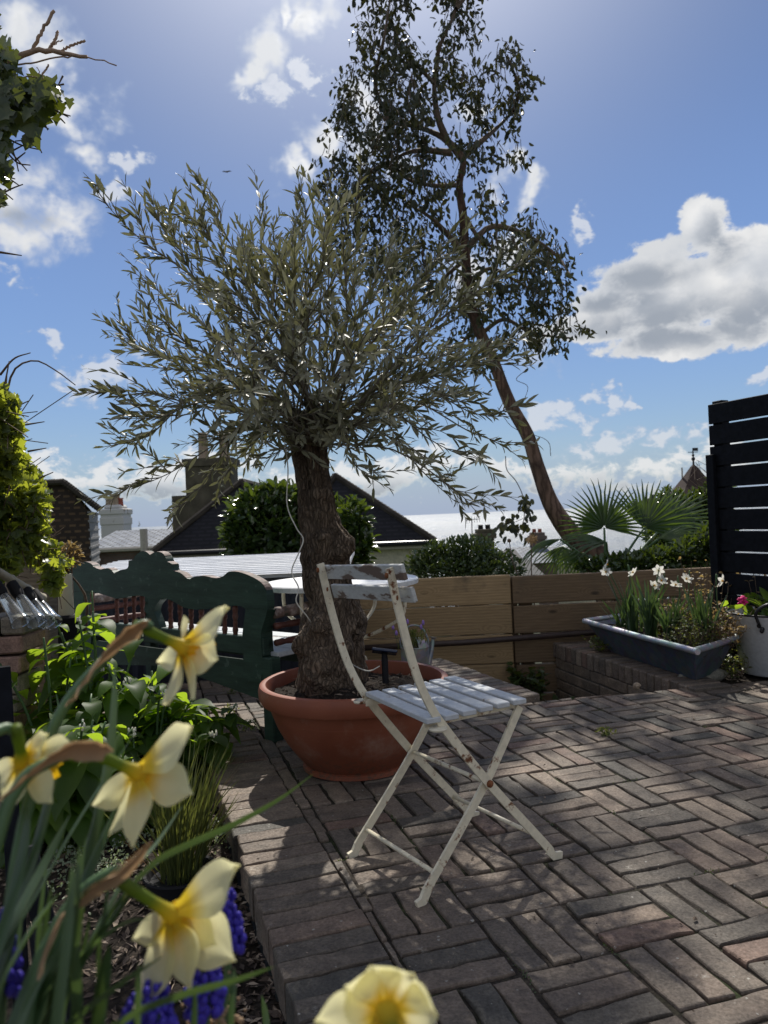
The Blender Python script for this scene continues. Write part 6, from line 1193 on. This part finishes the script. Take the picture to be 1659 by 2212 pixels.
# geranium leaves and pink flower in the bucket
t = thing('geranium', BC + V((0, 0, .26)), 'leafy geranium with one bright pink flower head in the enamel bucket', 'plant'); n_ = 90; B = np.array([list(BC + V((random.gauss(.03, .09), random.gauss(0, .09), random.uniform(.27, .40)))) for _ in range(n_)]); leaf_cloud('foliage', MT['comfrey'], B, rdir(n_, .6), rdir(n_, .7), RNG.uniform(.05, .11, n_), RNG.uniform(.03, .05, n_), RNG.random(n_), T_OVAL, t)
fp_ = P(1603, 1298, 4.36); mb = MB(); mb.tube(smooth_path([BC + V((-.06, -.06, .26)), fp_ - V((0, 0, .05)), fp_], 8), .003, 5); mb.build('stalk', MT['stem'], t, True); mb = MB()
for _ in range(34): u = V((random.gauss(0, 1), random.gauss(0, 1), random.gauss(.2, 1))).normalized(); mb.sphere(fp_ + u * random.uniform(.012, .026), .010, 6, 4, (1, 1, .6))
mb.build('flower_head', MT['pink'], t, True)
# lavender in the watering can
t = thing('lavender', WC + V((0, 0, .14)), 'small lavender plant with purple flower tips in the watering can', 'plant'); mb = MB(); fl = MB(); B = []
for dx, dz in ((-.045, .165), (-.03, .145), (.045, .135), (-.10, .115), (-.085, .08), (.035, .11)):
    p = WC + V((dx, -.02, .14)); tip = WC + V((dx * 1.25, -.02, .16 + dz)); mb.tube([p, p.lerp(tip, .5) + V((.005, 0, 0)), tip], .0018, 4); fl.lathe([(0, -.012), (.008, -.008), (.0085, .004), (.005, .016), (0, .02)], tip, 7)
for sg in (-1, 1): pass
mb.build('stems', MT['stem'], t, True); fl.build('flower_tips', MT['lavender'], t, True); n_ = 170; B = np.array([list(WC + V((random.gauss(0, .032), random.gauss(-.01, .03), random.uniform(.14, .24)))) for _ in range(n_)]); leaf_cloud('foliage', MT['weed'], B, rdir(n_, 1.2), rdir(n_, .2), RNG.uniform(.025, .05, n_), RNG.uniform(.003, .006, n_), RNG.random(n_), T_LANCE, t)
# grass in a black nursery pot, creeping thyme, stakes
GPp = G(392, 1905, -.09); t = thing('ornamental_grass', GPp, 'tuft of green and red tipped grass in a black nursery pot', 'grass'); mb = MB(); mb.lathe([(0, -.10), (.085, -.10), (.105, .028), (.112, .03), (.110, .036), (.100, .034), (.09, .015), (0, .012)], GPp, 28); mb.build('pot', MT['blackplastic'], t, True, 40); mb = MB()
for _ in range(210):
    a = random.uniform(0, 6.28); r = .06 * math.sqrt(random.random()); b0 = GPp + V((math.cos(a) * r, math.sin(a) * r, .015)); h = random.uniform(.16, .40); tip = b0 + V((math.cos(a) * random.uniform(.02, .16) + random.gauss(.02, .04), math.sin(a) * random.uniform(0, .14), h)); blade(mb, b0, tip, random.uniform(.003, .006), random.uniform(0, .2), 6)
mb.build('blades', MT['grassblade'], t, True)
for c_, n_, lb, sp_ in ((G(205, 1850, -.08), 520, 'pale variegated thyme mat on the mulch left of the grass pot', .09), (G(487, 1800, -.09), 320, 'small pale thyme mat squeezed against the brick edging', .05), (G(210, 1900, -.08), 260, 'second pale thyme mat nearer than the first one', .06)):
    t = thing('thyme', c_, lb, 'plant'); B = [tuple(c_ + V((random.gauss(0, sp_), random.gauss(0, sp_ * 1.3), random.uniform(0, .03)))) for _ in range(n_)]; leaf_cloud('foliage', MT['thyme'], B, rdir(n_, .5), rdir(n_, 1.3), RNG.uniform(.008, .014, n_), RNG.uniform(.005, .009, n_), RNG.random(n_), T_OVAL, t)
for i, (a, b, lb) in enumerate(((P(55, 1830, 1.25), P(95, 2075, 1.22), 'dark timber stake standing in the mulch behind the daffodil leaves'), (P(88, 2000, 1.05), P(112, 2230, 1.0), 'short dark timber stake nearest the lower left flowers'), (P(5, 1440, 1.6), P(22, 1760, 1.55), 'tall dark timber stake at the very left edge'))):
    b = b + (b - a).normalized() * .9; b.z = max(b.z, -.12); d = (b - a); mb = MB(); mb.box((a + b) / 2, (.030, .022, d.length), d.to_track_quat('Z', 'Y').to_matrix(), .003); o = mb.build('garden_stake', MT['black']); tag(o, lb, 'stake', 'dark stakes in the flower bed')
# ------------------------------------------------------------------ foreground daffodils
def petal(c, tip, axis, wid, parent, mat='petal', cup=.12, twist=0.0, tt=(0, .25, .45, .7, 1, 1, 1, 1, 1)):
    c, tip = V(c), V(tip); d = tip - c; l = d.length; t = d.normalized(); n_ = (V(axis) - t * V(axis).dot(t)).normalized(); s = t.cross(n_); rows = []; mb = MB(); K, J = 12, 8
    prof = [.20, .34, .52, .70, .86, .96, 1.0, .98, .90, .74, .50, .24, .03]; ph = random.uniform(0, 6)
    for i in range(K + 1):
        u = i / K; wv = prof[i] * wid / 2; row = []
        for j in range(J + 1):
            v = j / J * 2 - 1; a = twist * u; ss = s * math.cos(a) + n_ * math.sin(a)
            p = c + d * u + ss * v * wv + n_ * (l * .10 * math.sin(u * math.pi) - cup * wid * (v * v) * (.5 + .5 * u) + .010 * wid * math.sin(v * 7 + ph) * u + .05 * wid * math.sin(u * 7 + v * 2.5 + ph) * u) + n_ * (-.03 * wid * math.exp(-(v / .18) ** 2) * 1.2)
            row.append(mb.vert(p, float(np.interp(u, [0, .10, .25, .45, 1], [0, .2, .45, .75, 1]))))
        rows.append(row)
    for i in range(K):
        for j in range(J): mb.face(rows[i][j], rows[i][j + 1], rows[i + 1][j + 1], rows[i + 1][j])
    return mb.build('petal', MT[mat], parent, True)
TUB = V((-.30, .40, .50))
def daffodil(c, axis, tips, tube0, stem, d, label, wid=.028, show_cup=False, dtips=None):
    c3 = P(*c, d); ax = V(axis).normalized(); t = thing('daffodil', TUB + V((random.uniform(-.1, .1), random.uniform(-.06, .06), 0)), label, 'flower', 'pale yellow daffodils in the foreground tub')
    for tip_ in tips:
        px, py = tip_[0], tip_[1]; k = tip_[2] if len(tip_) > 2 else 0.0; q = onplane(px, py, c3 + ax * k, ax); dv = q - c3
        if dv.length > .052: q = P(px, py, d + (.02 if dv.y > 0 else -.02)); dv = q - c3
        petal(c3 + dv.normalized() * .004, q, ax, (tip_[3] if len(tip_) > 3 else wid) * random.uniform(.92, 1.08), t, twist=random.gauss(0, .15))
    t0 = P(*tube0, d - .012); L = (c3 - t0).length; tv = (c3 - t0).normalized(); side = tv.orthogonal()
    mb = MB(); pts = [t0 - tv * .012, t0, t0.lerp(c3, .25), t0.lerp(c3, .5), t0.lerp(c3, .75), c3, c3 + ax * .004]; mb.tube(smooth_path(pts, 20), interp([.0035, .0042, .0038, .0036, .0042, .0062, .009], 20), 14, True, list(np.interp(np.linspace(0, 1, 20), [0, .3, .6, .85, 1], [0, .15, .4, .62, .8]))); mb.build('flower_tube', MT['tube'], t, True)
    mb = MB(); prof = [(.004, 0), (.009, .004), (.0115, .010), (.013, .017), (.015, .021)]; n = 36; x = ax.orthogonal().normalized(); y = ax.cross(x); rings = []
    for r_, h_ in prof: rings.append([mb.vert(c3 + ax * (h_ + .002 * math.sin(k * 2) * (h_ / .021)) + (x * math.cos(k / n * 6.2832) + y * math.sin(k / n * 6.2832)) * (r_ * (1 + .08 * math.sin(k * 6.2832 * 6 / n) * h_ / .021)), .5) for k in range(n)])
    for i in range(len(prof) - 1):
        for k in range(n): mb.face(rings[i][k], rings[i][(k + 1) % n], rings[i + 1][(k + 1) % n], rings[i + 1][k])
    mb.build('trumpet', MT['trumpet'], t, True)
    sp = [t0 - tv * .010] + [P(x_, y_, dd) for x_, y_, dd in stem] + [V((t.location.x, t.location.y, TUB.z))]; mb = MB(); mb.tube(smooth_path(sp, 40), list(np.linspace(.0032, .0046, 40)), 8); mb.build('stem', MT['stem'], t, True)
    return t, t0
def spathe(t, pts, wid):
    pp = smooth_path([P(x_, y_, d_ - .022) for x_, y_, d_ in pts], 16); mb = MB(); mb.tint = .4
    for off in (0, .5):
        mb.strip([p + V((random.gauss(0, .0006), off * .003, random.gauss(0, .0006))) for p in pp], [wid * w_ * (1 - off * .3) for w_ in interp([.06, .5, .95, 1, .8, .55, .4, .3, .2], 16)], V((.6, -.3, .75)) if off == 0 else V((.5, -.6, .5)), .45 - off, [random.random() for _ in pp])
    mb.build('spathe', MT['spathe'], t, True)
t, _ = daffodil((392, 1396), (.80, .46, -.30), [(494, 1312, 0, .027), (474, 1425, .004, .030), (420, 1510, .004, .022), (362, 1524, .0, .026), (346, 1432, 0, .022), (400, 1330, .01, .014)], (320, 1362), [(322, 1352, .585), (300, 1352, .58), (230, 1420, .57), (140, 1525, .56), (95, 1640, .55), (30, 1900, .52)], .60, 'highest foreground daffodil in front of the green bench')
spathe(t, [(322, 1340, .585), (300, 1352, .58), (262, 1375, .575), (215, 1425, .57), (168, 1490, .565), (138, 1528, .56)], .019)
t, _ = daffodil((296, 1668), (.62, .66, -.42), [(416, 1568, 0, .030), (420, 1714, .004, .030), (292, 1832, 0, .031), (205, 1740, -.002, .024), (236, 1806, .012, .022), (352, 1652, .014, .012)], (222, 1636), [(215, 1620, .52), (190, 1612, .515), (120, 1640, .51), (40, 1700, .50), (-30, 1900, .48)], .535, 'middle foreground daffodil with petals spread over the flower bed')
spathe(t, [(243, 1622, .50), (225, 1618, .50), (185, 1612, .497), (140, 1620, .495), (90, 1648, .49), (40, 1690, .485), (-10, 1735, .48)], .017)
t, _ = daffodil((372, 1975), (.55, .70, -.45), [(518, 1868, 0, .034), (512, 2074, .002, .036), (415, 2135, .006, .030), (304, 2180, .0, .034), (292, 2030, 0, .022), (470, 2040, .014, .02)], (278, 1915), [(268, 1895, .50), (240, 1885, .495), (170, 1935, .49), (110, 2030, .48), (60, 2200, .46)], .515, 'lowest left foreground daffodil above the purple grape hyacinths')
spathe(t, [(328, 1815, .50), (300, 1838, .498), (255, 1880, .495), (190, 1925, .49), (130, 1985, .485), (92, 2070, .48), (80, 2120, .475)], .019)
t, _ = daffodil((48, 1642), (.50, .75, -.40), [(104, 1585, 0, .024), (158, 1605, .002, .024), (10, 1775, 0, .034), (112, 1735, .006, .024), (-40, 1700, 0, .026), (70, 1600, .01, .018)], (40, 1596), [(30, 1578, .52), (5, 1575, .515), (-40, 1620, .50), (-60, 1850, .48)], .535, 'daffodil cut by the left edge of the picture')
t, _ = daffodil((838, 2190), (.06, .95, -.28), [(800, 2084, 0, .030), (896, 2102, 0, .032), (945, 2190, 0, .032), (745, 2128, 0, .030), (680, 2205, .002, .026), (850, 2270, 0, .03)], (858, 2275), [(862, 2300, .395), (800, 2330, .42), (500, 2420, .43)], .40, 'daffodil at the bottom edge showing the back of its petals', show_cup=True)
# strap leaves
lt = thing('daffodil_leaves', TUB, 'dense clump of long blurred daffodil leaves at the lower left', 'plant')
def lf(pts, wid, side=(.8, -.5, .2), fold=.5, tint=None):
    mb = MB(); mb.tint = random.random() if tint is None else tint; k = 22; mb.strip(smooth_path([P(*q) for q in pts], k), [wid * w_ for w_ in interp([.08, .6, .9, 1, 1, 1, 1, .95], k)], V(side), fold); mb.build('leaf', MT['blade'], lt, True)
lf([(247, 1430, .62), (240, 1540, .60), (222, 1680, .58), (180, 1860, .55), (110, 2100, .50), (20, 2330, .46)], .0125)
lf([(676, 1672, .66), (600, 1725, .63), (500, 1778, .60), (400, 1822, .57), (320, 1868, .54), (220, 1990, .50), (60, 2260, .46)], .0085, (.3, -.4, .9))
lf([(292, 1582, .62), (235, 1665, .6), (150, 1800, .56), (60, 1960, .52), (-60, 2150, .48)], .0035)
lf([(392, 1742, .60), (335, 1820, .57), (265, 1900, .54), (170, 2080, .5), (60, 2320, .46)], .0055, tint=1)
lf([(592, 2088, .46), (500, 2116, .45), (400, 2142, .44), (280, 2190, .43), (140, 2290, .42)], .0062, (.2, -.3, .9), tint=.1)
lf([(352, 2065, .47), (270, 2112, .46), (180, 2178, .45), (110, 2240, .44), (0, 2350, .42)], .0078, (.3, -.5, .8), tint=.9)
lf([(325, 1985, .49), (275, 1988, .485), (215, 2025, .48), (140, 2092, .47), (60, 2200, .46), (0, 2330, .44)], .0052, (.3, -.5, .8), tint=.9)
lf([(210, 1740, .56), (185, 1830, .54), (140, 1960, .51), (80, 2130, .48), (0, 2330, .45)], .0125)
lf([(255, 1730, .55), (200, 1850, .52), (150, 1960, .50), (90, 2120, .47), (30, 2300, .45)], .0125, tint=.05)
lf([(150, 1760, .54), (90, 1860, .52), (20, 1990, .49), (-60, 2140, .47)], .012)
lf([(125, 1930, .47), (70, 1995, .465), (20, 2080, .46), (-30, 2180, .45)], .009, (.4, -.6, .6), tint=1)
lf([(235, 2040, .48), (215, 2110, .47), (200, 2220, .46), (190, 2350, .44)], .014, tint=.05)
lf([(130, 1580, .58), (105, 1700, .56), (70, 1830, .53), (20, 2000, .5), (-40, 2250, .46)], .0115)
lf([(60, 1740, .52), (40, 1840, .5), (10, 1960, .48), (-40, 2120, .46)], .013)
lf([(240, 1870, .52), (225, 1960, .51), (210, 2060, .5), (215, 2200, .48), (230, 2330, .46)], .0045, tint=1)
lf([(180, 1905, .52), (120, 1985, .5), (70, 2080, .48), (10, 2230, .46)], .008, tint=.7)
lf([(300, 1900, .52), (250, 1970, .51), (190, 2050, .49), (120, 2180, .47), (60, 2330, .45)], .007, tint=.3)
lf([(300, 2080, .47), (295, 2130, .465), (292, 2230, .46), (290, 2330, .45)], .006, tint=.8)
for _ in range(16):
    x = random.uniform(-60, 200); y = random.uniform(1780, 2050); d_ = random.uniform(.46, .56); x2 = x - random.uniform(20, 150); lf([(x, y, d_), (lerp(x, x2, .4) + random.gauss(0, 8), lerp(y, 2300, .35), d_ - .01), (lerp(x, x2, .75), lerp(y, 2300, .7), d_ - .02), (x2, 2340, d_ - .03)], random.uniform(.006, .012))
for pts, w_ in (((( 565, 2150, .75), (572, 2212, .74), (580, 2300, .72)), .009), (((505, 2090, .5), (498, 2150, .49), (490, 2300, .48)), .006), (((420, 2120, .5), (415, 2212, .49), (410, 2320, .48)), .006)): lf(pts, w_, tint=.2)
# grape hyacinths
def muscari(px, py, d, n, label, sc=1.0):
    c = P(px, py, d); t = thing('grape_hyacinth', (c.x, c.y, TUB.z), label, 'flower', 'grape hyacinths under the daffodils'); mb = MB(); mb.tube(smooth_path([c + V((0, 0, .012)), c - V((0, 0, .04)), V((c.x - .02, c.y - .01, TUB.z))], 8), .003, 6); mb.build('stem', MT['stem'], t, True); mb = MB()
    for i in range(n):
        u = i / n; a = i * 2.4; r = .0115 * sc * (1 - .72 * max(0, u - .25)); p = c + V((math.cos(a) * r, math.sin(a) * r, (u - .5) * .050 * sc)); p = p + V((random.gauss(0, .0009), random.gauss(0, .0009), random.gauss(0, .0009))); mb.sphere(p, random.uniform(.0032, .0044) * sc * (1 - .45 * u), 7, 5, (1, 1, 1.3))
    mb.build('flower_spike', MT['muscari'], t, True)
muscari(488, 1985, .62, 78, 'grape hyacinth peeping out right of the lowest left daffodil', .95)
muscari(440, 2108, .56, 78, 'grape hyacinth directly below the lowest left daffodil')
muscari(338, 2205, .50, 88, 'large grape hyacinth at the bottom edge beneath the daffodil petals', 1.0)
muscari(296, 2235, .50, 85, 'grape hyacinth at the very bottom left of the large one', .95)
muscari(-2, 2055, .50, 68, 'grape hyacinth at the far left edge among leaves')
# small dry heads and moss at the bottom
bt_ = thing('dry_sedum', P(470, 2230, .62), 'dry brownish sedum heads among the grape hyacinths', 'plant'); mb = MB()
for _ in range(60): p = P(470 + random.gauss(0, 35), 2200 + random.gauss(0, 35), .62 + random.gauss(0, .02)); mb.sphere(p, random.uniform(.001, .0028), 6, 4)
for _ in range(5): p = P(470 + random.gauss(0, 30), 2195, .62); mb.tube([p, V((p.x, p.y, .42))], .0012, 4)
mb.build('seed_heads', MT['spathe'], bt_, True)
tb = thing('planting_tub', (TUB.x, TUB.y, -.12), 'round timber planting tub under the foreground daffodils', 'planter'); mb = MB(); mb.lathe([(0, 0), (.20, 0), (.235, .60), (.245, .61), (.235, .62), (.222, .60), (0, .595)], (TUB.x - .02, TUB.y - .06, -.12), 28); mb.build('tub', MT['oldpost'], tb, True, 40)
